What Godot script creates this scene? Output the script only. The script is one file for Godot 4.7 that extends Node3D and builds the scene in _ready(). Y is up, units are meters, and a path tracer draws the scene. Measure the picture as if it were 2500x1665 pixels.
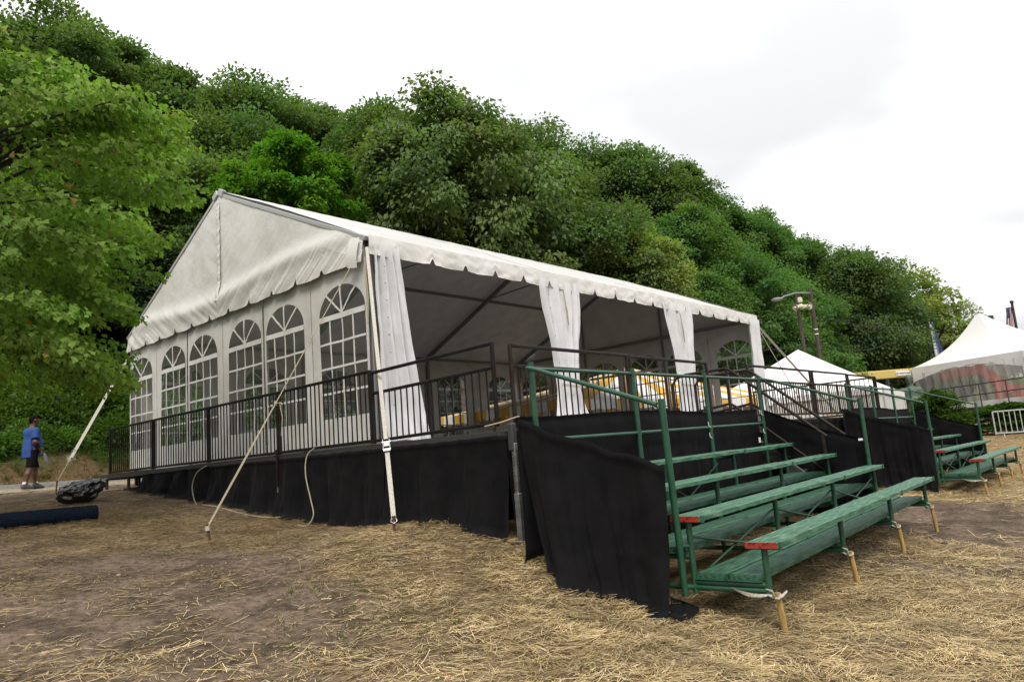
extends Node3D

# ---------------------------------------------------------------- mesh builder
class Mb:
	var v := PackedVector3Array()
	var n := PackedVector3Array()
	var c := PackedColorArray()
	var i := PackedInt32Array()
	var col := Color(1, 1, 1)

	func tri(a: Vector3, b: Vector3, d: Vector3) -> void:
		var k := v.size()
		var nn := (d - a).cross(b - a).normalized()
		v.append(a); v.append(b); v.append(d)
		n.append(nn); n.append(nn); n.append(nn)
		c.append(col); c.append(col); c.append(col)
		i.append(k); i.append(k + 1); i.append(k + 2)

	func quad(a: Vector3, b: Vector3, d: Vector3, e: Vector3) -> void:
		var k := v.size()
		var nn := (d - a).cross(b - a)
		nn = nn.normalized() if nn.length() > 1e-12 else (e - a).cross(d - a).normalized()
		v.append(a); v.append(b); v.append(d); v.append(e)
		for q in 4:
			n.append(nn); c.append(col)
		i.append(k); i.append(k + 1); i.append(k + 2)
		i.append(k); i.append(k + 2); i.append(k + 3)

	# chamfered box, xf places its centre
	func box(xf: Transform3D, s: Vector3, b := 0.0) -> void:
		var h := s * 0.5
		if b <= 0.0:
			var p := []
			for q in 8:
				p.append(xf * Vector3(h.x if q & 1 else -h.x, h.y if q & 2 else -h.y, h.z if q & 4 else -h.z))
			face(p, [0, 2, 3, 1]); face(p, [4, 5, 7, 6]); face(p, [0, 1, 5, 4]); face(p, [2, 6, 7, 3]); face(p, [0, 4, 6, 2]); face(p, [1, 3, 7, 5])
			return
		b = minf(b, minf(h.x, minf(h.y, h.z)) * 0.8)
		# point for corner q lying on the face across axis a
		var pt := func(q: int, a: int) -> Vector3:
			var r := Vector3(h.x if q & 1 else -h.x, h.y if q & 2 else -h.y, h.z if q & 4 else -h.z)
			for m in 3:
				if m != a:
					r[m] -= signf(r[m]) * b
			return xf * r
		var ctr := xf.origin
		for a in 3:
			var a1 := (a + 1) % 3
			var a2 := (a + 2) % 3
			for sgn in 2:
				var q0 := (1 << a) * sgn
				out4(ctr, pt.call(q0, a), pt.call(q0 | (1 << a1), a), pt.call(q0 | (1 << a1) | (1 << a2), a), pt.call(q0 | (1 << a2), a))
			# edges parallel to axis a
			for e in 4:
				var q0 := (1 << a1) * (e & 1) + (1 << a2) * (e >> 1)
				var q1 := q0 | (1 << a)
				out4(ctr, pt.call(q0, a1), pt.call(q1, a1), pt.call(q1, a2), pt.call(q0, a2))
		for q in 8:
			var A: Vector3 = pt.call(q, 0)
			var B: Vector3 = pt.call(q, 1)
			var D: Vector3 = pt.call(q, 2)
			if (D - A).cross(B - A).dot(A - ctr) < 0.0:
				tri(A, D, B)
			else:
				tri(A, B, D)

	func out4(ctr: Vector3, a: Vector3, b: Vector3, d: Vector3, e: Vector3) -> void:
		if (d - a).cross(b - a).dot((a + d) * 0.5 - ctr) < 0.0:
			quad(a, e, d, b)
		else:
			quad(a, b, d, e)

	func face(p: Array, q: Array) -> void:
		quad(p[q[0]], p[q[1]], p[q[2]], p[q[3]])

	# box-section bar between two points
	func bar(a: Vector3, b: Vector3, w: float, h: float, bev := 0.0, up := Vector3.UP) -> void:
		var d := (b - a)
		var x := d.normalized()
		if absf(x.dot(up)) > 0.98:
			up = Vector3(0, 0, 1) if absf(x.z) < 0.9 else Vector3(1, 0, 0)
		var z := x.cross(up).normalized()
		var y := z.cross(x)
		box(Transform3D(Basis(x, y, z), (a + b) * 0.5), Vector3(d.length(), h, w), bev)

	# round tube along points; r is a number or one radius per point
	func tube(p: Array, r, seg := 8, caps := true) -> void:
		var m := p.size()
		var k := v.size()
		var side := Vector3.ZERO
		for q in m:
			var d: Vector3 = (p[mini(q + 1, m - 1)] - p[maxi(q - 1, 0)]).normalized()
			if side == Vector3.ZERO:
				side = d.cross(Vector3.UP if absf(d.y) < 0.9 else Vector3.RIGHT).normalized()
			side = (side - d * side.dot(d)).normalized()
			var up := d.cross(side)
			var rr: float = r[q] if r is Array else r
			for s in seg:
				var a := TAU * s / seg
				var o := side * cos(a) + up * sin(a)
				v.append(p[q] + o * rr); n.append(o); c.append(col)
		for q in m - 1:
			for s in seg:
				var a := k + q * seg + s
				var b := k + q * seg + (s + 1) % seg
				i.append(a); i.append(a + seg); i.append(b)
				i.append(b); i.append(a + seg); i.append(b + seg)
		if caps:
			for e in 2:
				var q := 0 if e == 0 else m - 1
				var d: Vector3 = ((p[0] - p[1]) if e == 0 else (p[m - 1] - p[m - 2])).normalized()
				var c0 := v.size()
				v.append(p[q]); n.append(d); c.append(col)
				for s in seg:
					v.append(v[k + q * seg + s]); n.append(d); c.append(col)
				for s in seg:
					var a := c0 + 1 + s
					var b := c0 + 1 + (s + 1) % seg
					if e == 0:
						i.append(c0); i.append(a); i.append(b)
					else:
						i.append(c0); i.append(b); i.append(a)

	# smooth grid, f(u, v) -> Vector3
	func grid(nu: int, nv: int, f: Callable, cf = null) -> void:
		var k := v.size()
		for b in nv + 1:
			for a in nu + 1:
				v.append(f.call(float(a) / nu, float(b) / nv))
				c.append(cf.call(float(a) / nu, float(b) / nv) if cf != null else col)
		for b in nv + 1:
			for a in nu + 1:
				var du: Vector3 = v[k + b * (nu + 1) + mini(a + 1, nu)] - v[k + b * (nu + 1) + maxi(a - 1, 0)]
				var dv: Vector3 = v[k + mini(b + 1, nv) * (nu + 1) + a] - v[k + maxi(b - 1, 0) * (nu + 1) + a]
				var nn := dv.cross(du)
				n.append(nn.normalized() if nn.length() > 1e-12 else Vector3.UP)
		for b in nv:
			for a in nu:
				var q := k + b * (nu + 1) + a
				i.append(q); i.append(q + 1); i.append(q + nu + 2)
				i.append(q); i.append(q + nu + 2); i.append(q + nu + 1)

	func ball(ctr: Vector3, r: Vector3, seg := 12, rings := 8) -> void:
		grid(seg, rings, func(a: float, b: float): return ctr + Vector3(sin(PI * b) * cos(TAU * a), cos(PI * b), sin(PI * b) * sin(TAU * a)) * r)

	func mesh() -> ArrayMesh:
		var arr := []
		arr.resize(Mesh.ARRAY_MAX)
		arr[Mesh.ARRAY_VERTEX] = v
		arr[Mesh.ARRAY_NORMAL] = n
		arr[Mesh.ARRAY_COLOR] = c
		arr[Mesh.ARRAY_INDEX] = i
		var m := ArrayMesh.new()
		m.add_surface_from_arrays(Mesh.PRIMITIVE_TRIANGLES, arr)
		return m

# ---------------------------------------------------------------- scene helpers
var taken := {}
var rng := RandomNumberGenerator.new()
var M := {}

func numbered(called: String) -> String:
	var k: int = taken.get(called, 0)
	taken[called] = k + 1
	return called if k == 0 else "%s_%03d" % [called, k]

func tag(o: Node, label: String, category: String, group := "", kind := "") -> void:
	if label: o.set_meta("label", label)
	if category: o.set_meta("category", category)
	if group: o.set_meta("group", group)
	if kind: o.set_meta("kind", kind)

func thing(called: String, label: String, category: String, at := Vector3.ZERO, group := "") -> Node3D:
	var o := Node3D.new()
	o.name = numbered(called)
	add_child(o, true)
	o.position = at
	tag(o, label, category, group)
	return o

# a mesh as a part of parent, its vertices given in the parent's axes
func part(parent: Node, called: String, m, mat: Material, xf := Transform3D()) -> MeshInstance3D:
	var o := MeshInstance3D.new()
	o.name = called
	o.mesh = m.mesh() if m is Mb else m
	o.material_override = mat
	o.transform = xf
	parent.add_child(o, true)
	return o

# a thing that is one mesh
func solo(called: String, m, mat: Material, label: String, category: String, group := "", kind := "", at := Vector3.ZERO) -> MeshInstance3D:
	var o := MeshInstance3D.new()
	o.name = numbered(called)
	o.mesh = m.mesh() if m is Mb else m
	o.material_override = mat
	o.position = at
	add_child(o, true)
	tag(o, label, category, group, kind)
	return o

func T(p: Vector3, b := Basis()) -> Transform3D:
	return Transform3D(b, p)

func noise(s: int, f: float, oct := 4, type := FastNoiseLite.TYPE_SIMPLEX_SMOOTH) -> FastNoiseLite:
	var q := FastNoiseLite.new()
	q.seed = s
	q.frequency = f
	q.noise_type = type
	q.fractal_octaves = oct
	return q

# seamless noise turned into a picture through a list of [position, sRGB colour] stops
func picture(nz: FastNoiseLite, size: int, stops: Array) -> ImageTexture:
	var src := nz.get_seamless_image(size, size).get_data()
	var lut := PackedByteArray()
	var g := Gradient.new()
	g.offsets = PackedFloat32Array(stops.map(func(s): return s[0]))
	g.colors = PackedColorArray(stops.map(func(s): return s[1]))
	for q in 256:
		var k := g.sample(q / 255.0)
		lut.append(int(k.r * 255)); lut.append(int(k.g * 255)); lut.append(int(k.b * 255))
	var outb := PackedByteArray()
	outb.resize(size * size * 3)
	for q in size * size:
		var k := src[q] * 3
		outb[q * 3] = lut[k]; outb[q * 3 + 1] = lut[k + 1]; outb[q * 3 + 2] = lut[k + 2]
	return ImageTexture.create_from_image(Image.create_from_data(size, size, false, Image.FORMAT_RGB8, outb))

func bumps(nz: FastNoiseLite, size: int, strength: float) -> ImageTexture:
	var im := nz.get_seamless_image(size, size)
	im.convert(Image.FORMAT_RGBA8)
	im.bump_map_to_normal_map(strength)
	return ImageTexture.create_from_image(im)

func mat(col: Color, rough := 0.8, opts := {}) -> StandardMaterial3D:
	var m := StandardMaterial3D.new()
	m.albedo_color = col
	m.roughness = rough
	m.cull_mode = BaseMaterial3D.CULL_DISABLED
	m.metallic_specular = opts.get("spec", 0.5)
	m.metallic = opts.get("metal", 0.0)
	if opts.has("tex") or opts.has("nrm"):
		m.uv1_triplanar = true
		m.uv1_world_triplanar = opts.get("world", false)
		m.uv1_scale = opts.get("scale", Vector3.ONE)
	if opts.has("tex"):
		m.albedo_texture = opts.tex
	if opts.has("nrm"):
		m.normal_enabled = true
		m.normal_texture = opts.nrm
		m.normal_scale = opts.get("depth", 1.0)
	if opts.get("vc", false):
		m.vertex_color_use_as_albedo = true
	if opts.has("back"):
		m.backlight_enabled = true
		m.backlight = opts.back
	if opts.has("alpha"):
		m.transparency = BaseMaterial3D.TRANSPARENCY_ALPHA
		m.albedo_color.a = opts.alpha
	return m

func lin(r: float, g: float, b: float) -> Color:
	return Color(r, g, b).linear_to_srgb()

# ---------------------------------------------------------------- ground
var co := [-0.9928933, -0.0785368, -1.0288273, -0.0488264, 0.0188366, -0.2145310, 0.1651945, 0.0372138, 0.0678598, 0.0190448]
var fixes := [[-1.21, 6.22, -0.14], [0.46, 6.20, -0.022], [2.26, 6.10, -0.036], [3.90, 6.05, -0.039], [-1.30, 5.57, 0.10], [-1.30, 4.12, -0.12], [-1.00, -5.73, 0.009], [-1.00, -2.96, 0.008], [-1.00, -0.76, 0.005], [-1.00, 1.15, 0.016], [-1.00, 3.41, 0.254], [-1.57, 2.35, 0.078], [-2.32, -0.31, -0.092]]
var fgrid := PackedFloat32Array()
var lump := FastNoiseLite.new()
var lump2 := FastNoiseLite.new()

func smooth(a: float, b: float, x: float) -> float:
	var t := clampf((x - a) / (b - a), 0.0, 1.0)
	return t * t * (3.0 - 2.0 * t)

func bank_z(x: float) -> float:
	return -15.5 + 9.0 * smooth(12, 55, x)

func path_y(z: float) -> float:
	return -0.28 + (-12.6 - z) * 0.085

func gh(x: float, z: float) -> float:
	var X := clampf(x, -16, 36) / 10.0
	var Z := clampf(z, -13, 13) / 10.0
	var y: float = co[0] + co[1] * X + co[2] * Z + co[3] * X * X + co[4] * X * Z + co[5] * Z * Z + co[6] * Z * Z * Z + co[7] * X * Z * Z + co[8] * X * X * Z + co[9] * X * X * X
	if x > -7.0 and x < 8.0 and z > -9.0 and z < 10.0:
		y += fix_at(x, z)
	if z < -11.6:
		y = lerpf(y, path_y(maxf(z, -15.6)) - 0.09, smooth(-11.6, -12.5, z) * (1.0 - smooth(18, 34, x)))
	var dd := bank_z(x) - z
	if dd > 0.0:
		y += 0.62 * dd if dd < 10.0 else 6.2 + 0.42 * (minf(dd, 50.0) - 10.0)
		y += lump.get_noise_2d(x * 0.5, z * 0.5) * 0.5 * minf(dd, 1.0)
	elif z > -12.4:
		y += lump.get_noise_2d(x, z) * 0.035 + lump2.get_noise_2d(x, z) * 0.014 - 0.03 * maxf(0.0, lump.get_noise_2d(x * 2.6 + 40.0, z * 2.6) - 0.12)
	return y

# small corrections of the fitted slope, read from a grid
func fix_at(x: float, z: float) -> float:
	if fgrid.is_empty():
		for b in 77:
			for a in 61:
				var v := 0.0
				for q in fixes:
					v += q[2] * exp(-(pow(-7.0 + a * 0.25 - q[0], 2) + pow(-9.0 + b * 0.25 - q[1], 2)) / 2.42)
				fgrid.append(v)
	var fa := (x + 7.0) * 4.0
	var fb := (z + 9.0) * 4.0
	var ia := mini(int(fa), 59)
	var ib := mini(int(fb), 75)
	fa -= ia
	fb -= ib
	var k := ib * 61 + ia
	return lerpf(lerpf(fgrid[k], fgrid[k + 1], fa), lerpf(fgrid[k + 61], fgrid[k + 62], fa), fb)

func gp(x: float, z: float, up := 0.0) -> Vector3:
	return Vector3(x, gh(x, z) + up, z)

# how thickly straw lies, read from a grid that is worked out once
var anchors := [[-1.9, 4.5, 0.9], [-2.2, 6.1, 1.0], [-0.6, 6.6, 1.0], [0.5, 6.9, 0.85], [-3.1, -0.9, 0.72], [-2.2, 1.2, 0.7], [-1.8, 3.5, 0.9], [-4.4, 0.8, 0.3], [-5.1, 3.6, 0.36], [-4.6, 4.1, 0.22], [-3.8, 4.0, 0.08], [-3.47, 2.81, 0.08], [-4.4, 2.9, 0.05], [-3.7, 4.7, 0.4], [5.4, 6.3, 0.04], [6.2, 5.4, 0.05], [10.8, 5.1, 0.95], [23.0, 3.9, 0.8], [-2.8, 5.6, 0.95], [-2.6, 4.5, 0.9], [-2.4, 2.9, 0.62], [-3.2, 1.6, 0.16], [2.5, 6.3, 0.5], [-3.52, 5.09, 0.55], [-2.0, -5.0, 0.5], [-4.0, -6.0, 0.3], [8.0, 4.6, 0.9], [5.0, 9.0, 0.15], [3.0, 4.9, 0.5], [1.0, 4.8, 0.6], [-3.0, -9.0, 0.12], [0.0, -11.0, 0.1], [4.3, 7.2, 0.05], [-9.0, 4.0, 0.3], [2.4, 7.4, 0.25]]
var dgrid := PackedFloat32Array()
const DX0 := -12.0
const DZ0 := -12.0
const DS := 0.25
const DNX := 176
const DNZ := 100

func density_grid() -> void:
	var nz := noise(31, 0.55, 4)
	var nz2 := noise(32, 2.2, 3)
	dgrid.resize(DNX * DNZ)
	for b in DNZ:
		for a in DNX:
			var x := DX0 + a * DS
			var z := DZ0 + b * DS
			var s := 0.0
			var w := 0.0
			for q in anchors:
				var dx: float = x - q[0]
				var dz: float = z - q[1]
				var k := 1.0 / pow(dx * dx + dz * dz + 0.15, 1.7)
				s += k * q[2]; w += k
			dgrid[b * DNX + a] = clampf(s / w + nz.get_noise_2d(x, z) * 0.42 + nz2.get_noise_2d(x, z) * 0.25, 0.0, 1.0)

func dens(x: float, z: float) -> float:
	var a := clampf((x - DX0) / DS, 0, DNX - 1.01)
	var b := clampf((z - DZ0) / DS, 0, DNZ - 1.01)
	var ia := int(a)
	var ib := int(b)
	var fa := a - ia
	var fb := b - ib
	var k := ib * DNX + ia
	return lerpf(lerpf(dgrid[k], dgrid[k + 1], fa), lerpf(dgrid[k + DNX], dgrid[k + DNX + 1], fa), fb)

# ---------------------------------------------------------------- measures of the tent (x along the long side, z towards the viewer)
const W := 9.144
const L := 13.592
const E := 3.05
const H := 5.185
const CAM := Vector3(-6.46745, -0.35184, 8.58127)

func _ready() -> void:
	rng.seed = 7
	# ---- camera, sky, sun, exposure
	var cam := Camera3D.new()
	cam.name = "camera"
	cam.fov = 50.233
	cam.near = 0.1
	cam.far = 900.0
	cam.transform = Transform3D(Basis(Vector3.UP, -0.84005) * Basis(Vector3.RIGHT, 0.15668) * Basis(Vector3.BACK, -0.07857), CAM)
	add_child(cam)
	var env := Environment.new()
	env.background_mode = Environment.BG_SKY
	env.tonemap_mode = Environment.TONE_MAPPER_LINEAR
	env.tonemap_exposure = 1.55
	env.sdfgi_enabled = true
	env.ssao_enabled = true
	env.ssil_enabled = true
	env.sky = Sky.new()
	env.sky.sky_material = overcast()
	env.background_energy_multiplier = 1.0
	var we := WorldEnvironment.new()
	we.name = "world_environment"
	we.environment = env
	add_child(we)
	var sun := DirectionalLight3D.new()
	sun.name = "sun"
	sun.light_energy = 0.55
	sun.light_color = Color(1.0, 0.96, 0.9)
	sun.light_angular_distance = 20.0
	sun.shadow_enabled = true
	sun.rotation_degrees = Vector3(-52, -47, 0)
	add_child(sun)

	lump.seed = 5; lump.frequency = 0.55; lump.fractal_octaves = 3
	lump2.seed = 6; lump2.frequency = 4.0; lump2.fractal_octaves = 3
	density_grid()
	materials()
	ground()
	frame_tent()
	deck()
	bleachers()
	drapes()
	ropes()
	small_things()
	far_things()
	people()
	trees()
	straw()

# a bright overcast sky: white with faint grey cloud bellies
func overcast() -> PanoramaSkyMaterial:
	var w := 1024
	var h := 512
	var a := noise(3, 1.1, 5)
	var b := noise(4, 2.6, 4)
	var im := Image.create(w, h, false, Image.FORMAT_RGBF)
	for y in h:
		var el := PI * (0.5 - (y + 0.5) / h)
		for x in w:
			var az := TAU * (x + 0.5) / w
			var d := Vector3(cos(el) * cos(az), sin(el), cos(el) * sin(az))
			var k := a.get_noise_3d(d.x * 1.2, d.y * 2.6, d.z * 1.2) * 0.75 + b.get_noise_3d(d.x, d.y * 2.0, d.z) * 0.25
			var s := smooth(-0.25, 0.35, k)
			var q := lerpf(0.44, 0.68, s) * (1.0 + 0.95 * maxf(d.y, 0.0))
			im.set_pixel(x, y, Color(q * lerpf(0.975, 1.0, s), q * lerpf(0.985, 1.0, s), q))
	var m := PanoramaSkyMaterial.new()
	m.panorama = ImageTexture.create_from_image(im)
	return m

func materials() -> void:
	var fine := noise(11, 0.02, 5)
	var mid := noise(12, 0.008, 5)
	var grainy := noise(13, 0.06, 3)
	var cell := noise(14, 0.03, 3, FastNoiseLite.TYPE_CELLULAR)
	var W1 := Color(1, 1, 1)
	var t_soil := picture(fine, 512, [[0.2, Color(0.72, 0.7, 0.68)], [0.5, Color(0.9, 0.89, 0.87)], [0.8, Color(1, 1, 1)]])
	var b_soil := bumps(grainy, 512, 6.0)
	M.ground = mat(W1, 0.95, {"vc": true, "tex": t_soil, "nrm": b_soil, "depth": 1.5, "scale": Vector3(0.9, 0.9, 0.9), "world": true, "spec": 0.25})
	M.straw = mat(W1, 0.75, {"vc": true, "spec": 0.3})
	M.straw.backlight_enabled = true
	M.straw.backlight = Color(0.2, 0.18, 0.1)
	var t_vinyl := picture(mid, 512, [[0.2, Color(0.94, 0.935, 0.92)], [0.45, Color(0.975, 0.97, 0.965)], [0.8, Color(1, 1, 1)]])
	var wr := noise(15, 0.012, 4)
	wr.domain_warp_enabled = true
	wr.domain_warp_amplitude = 60.0
	wr.domain_warp_frequency = 0.01
	var b_vinyl := bumps(wr, 512, 7.0)
	M.vinyl = mat(lin(0.73, 0.728, 0.712), 0.42, {"back": Color(0.36, 0.36, 0.36), "tex": t_vinyl, "nrm": b_vinyl, "depth": 0.15, "scale": Vector3(0.3, 0.3, 0.3), "spec": 0.45})
	M.roof = mat(lin(0.61, 0.612, 0.61), 0.42, {"back": Color(0.4, 0.4, 0.4), "tex": t_vinyl, "nrm": b_vinyl, "depth": 0.15, "scale": Vector3(0.3, 0.3, 0.3), "spec": 0.4})
	M.gable = mat(lin(0.67, 0.667, 0.648), 0.4, {"tex": t_vinyl, "nrm": b_vinyl, "depth": 0.14, "scale": Vector3(0.22, 0.22, 0.22), "spec": 0.45})
	M.wallcloth = mat(lin(0.62, 0.617, 0.60), 0.45, {"tex": t_vinyl, "nrm": b_vinyl, "depth": 0.18, "scale": Vector3(0.4, 0.4, 0.4), "spec": 0.45})
	M.lining = mat(lin(0.82, 0.825, 0.85), 0.7, {"back": Color(0.5, 0.5, 0.53), "tex": t_vinyl, "nrm": b_vinyl, "depth": 0.4, "scale": Vector3(0.4, 0.4, 0.4), "spec": 0.3})
	M.curtain = mat(lin(0.66, 0.672, 0.70), 0.38, {"tex": t_vinyl, "nrm": b_vinyl, "depth": 0.15, "scale": Vector3(0.6, 0.6, 0.6), "spec": 0.5})
	M.muntin = mat(lin(0.66, 0.66, 0.64), 0.5)
	M.clear = mat(lin(0.62, 0.64, 0.64), 0.05, {"alpha": 0.05, "spec": 0.5})
	M.milky = mat(lin(0.55, 0.56, 0.55), 0.25, {"alpha": 0.36, "spec": 0.5})
	M.alu = mat(lin(0.42, 0.42, 0.41), 0.45, {"metal": 0.4})
	M.beam = mat(lin(0.21, 0.21, 0.215), 0.5, {"metal": 0.2})
	var t_rust := picture(mid, 256, [[0.3, Color(1, 1, 1)], [0.62, Color(0.95, 0.93, 0.92)], [0.74, Color(1.0, 0.72, 0.55)], [0.9, Color(1, 0.6, 0.42)]])
	M.black = mat(lin(0.011, 0.011, 0.0118), 0.55, {"spec": 0.3, "tex": t_rust, "scale": Vector3(1.5, 1.5, 1.5)})
	M.rusty = mat(lin(0.022, 0.0185, 0.0175), 0.55, {"spec": 0.3, "tex": t_rust, "scale": Vector3(1.7, 1.7, 1.7)})
	var weave := noise(16, 0.25, 2)
	var t_cloth := picture(mid, 256, [[0.2, Color(0.78, 0.78, 0.8)], [0.8, Color(1, 1, 1)]])
	M.drape = mat(lin(0.0085, 0.0083, 0.0093), 0.85, {"tex": t_cloth, "nrm": bumps(weave, 256, 3.0), "depth": 0.3, "scale": Vector3(1.3, 1.3, 1.3), "spec": 0.2})
	M.drape.rim_enabled = true
	M.drape.rim = 0.15
	M.drape.rim_tint = 0.6
	# worn green paint on planks, the grain runs along local x
	var grain := noise(17, 0.02, 5)
	var t_plank := picture(grain, 512, [[0.18, Color(0.15, 0.33, 0.25)], [0.42, Color(0.215, 0.425, 0.325)], [0.60, Color(0.26, 0.475, 0.365)], [0.73, Color(0.33, 0.52, 0.405)], [0.83, Color(0.46, 0.56, 0.43)], [0.93, Color(0.58, 0.57, 0.44)]])
	var t_plank2 := picture(noise(18, 0.02, 5), 512, [[0.2, Color(0.12, 0.29, 0.22)], [0.45, Color(0.185, 0.385, 0.295)], [0.65, Color(0.23, 0.42, 0.325)], [0.82, Color(0.32, 0.46, 0.36)], [0.93, Color(0.43, 0.47, 0.36)]])
	var b_plank := bumps(grain, 512, 3.0)
	M.plank = mat(Color(0.95, 0.91, 0.92), 0.55, {"tex": t_plank, "nrm": b_plank, "depth": 0.6, "scale": Vector3(0.35, 2.2, 2.2)})
	M.plank2 = mat(Color(0.90, 0.88, 0.88), 0.6, {"tex": t_plank2, "nrm": b_plank, "depth": 0.6, "scale": Vector3(0.3, 2.0, 2.0)})
	M.green = mat(lin(0.0155, 0.072, 0.041), 0.38, {"tex": picture(mid, 256, [[0.2, Color(0.82, 0.82, 0.82)], [0.6, Color(1, 1, 1)], [0.85, Color(1, 1, 0.95)]]), "scale": Vector3(2, 2, 2)})
	M.orange = mat(lin(0.29, 0.032, 0.016), 0.5, {"tex": picture(fine, 256, [[0.25, Color(0.62, 0.55, 0.5)], [0.5, Color(1, 0.95, 0.9)]]), "scale": Vector3(4, 4, 4)})
	var t_wood := picture(grain, 256, [[0.2, Color(0.75, 0.7, 0.62)], [0.5, Color(0.92, 0.9, 0.86)], [0.8, Color(1, 1, 1)]])
	M.stake = mat(lin(0.42, 0.29, 0.11), 0.65, {"tex": t_wood, "scale": Vector3(6, 0.8, 6)})
	M.ply = mat(lin(0.33, 0.22, 0.12), 0.8, {"tex": t_wood, "scale": Vector3(1, 4, 4)})
	M.galv = mat(lin(0.22, 0.225, 0.23), 0.45, {"metal": 0.6, "tex": t_cloth, "scale": Vector3(4, 4, 4)})
	M.hole = mat(lin(0.02, 0.02, 0.02), 0.9)
	M.rust = mat(lin(0.10, 0.055, 0.035), 0.8, {"tex": t_soil, "scale": Vector3(5, 5, 5)})
	M.webbing = mat(lin(0.56, 0.55, 0.50), 0.7, {"tex": t_soil, "scale": Vector3(5, 5, 5)})
	M.rope = mat(lin(0.44, 0.40, 0.30), 0.85, {"tex": t_soil, "scale": Vector3(9, 9, 9)})
	M.steel = mat(lin(0.55, 0.55, 0.56), 0.3, {"metal": 0.9})
	M.bag = mat(lin(0.004, 0.004, 0.005), 0.19, {"nrm": bumps(noise(19, 0.02, 3), 256, 5.0), "depth": 0.14, "scale": Vector3(2, 2, 2), "spec": 0.6})
	M.carpet = mat(lin(0.012, 0.019, 0.034), 0.95, {"tex": t_soil, "nrm": bumps(weave, 256, 4.0), "depth": 0.6, "scale": Vector3(3, 3, 3), "spec": 0.1})
	M.deck = mat(lin(0.24, 0.235, 0.235), 0.8, {"tex": t_soil, "scale": Vector3(0.8, 0.8, 0.8)})
	M.concrete = mat(lin(0.36, 0.30, 0.22), 0.9, {"tex": t_soil, "scale": Vector3(0.5, 0.5, 0.5), "world": true})
	M.asphalt = mat(lin(0.20, 0.20, 0.185), 0.9, {"tex": t_soil, "scale": Vector3(0.7, 0.7, 0.7), "world": true})
	M.bark = mat(lin(0.045, 0.038, 0.03), 0.95, {"tex": t_soil, "nrm": bumps(cell, 256, 6.0), "scale": Vector3(1.5, 0.5, 1.5)})
	M.leaf = mat(W1, 0.55, {"vc": true, "back": Color(0.9, 1.0, 0.55), "spec": 0.22})
	M.leaf_far = mat(W1, 0.65, {"vc": true, "back": Color(0.9, 1.0, 0.6), "spec": 0.25})
	M.white = mat(lin(0.88, 0.88, 0.88), 0.45, {"back": Color(0.45, 0.45, 0.45)})
	M.yellow = mat(lin(0.72, 0.42, 0.06), 0.5)
	M.cream = mat(lin(0.52, 0.47, 0.36), 0.7)
	M.yellowbeam = mat(lin(0.58, 0.45, 0.14), 0.6)
	M.bronze = mat(lin(0.10, 0.15, 0.115), 0.6, {"tex": t_soil, "scale": Vector3(3, 3, 3), "metal": 0.3})
	M.stone = mat(lin(0.25, 0.23, 0.2), 0.9, {"tex": t_soil, "scale": Vector3(1, 1, 1)})
	M.pole = mat(lin(0.085, 0.072, 0.062), 0.9, {"tex": t_wood, "scale": Vector3(3, 0.3, 3)})
	M.greymetal = mat(lin(0.25, 0.25, 0.25), 0.5, {"metal": 0.3})
	M.darkmetal = mat(lin(0.05, 0.05, 0.052), 0.5, {"metal": 0.3})
	M.alubright = mat(lin(0.5, 0.52, 0.52), 0.4, {"metal": 0.5})
	M.hornwhite = mat(lin(0.62, 0.58, 0.47), 0.5)

# ---------------------------------------------------------------- ground sheet, path, bank
func axis(spans: Array) -> PackedFloat32Array:
	var out := PackedFloat32Array()
	for s in spans:
		var x: float = s[0]
		while x < s[1] - 1e-4:
			out.append(x)
			x += s[2]
	out.append(spans[-1][1])
	return out

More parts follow.
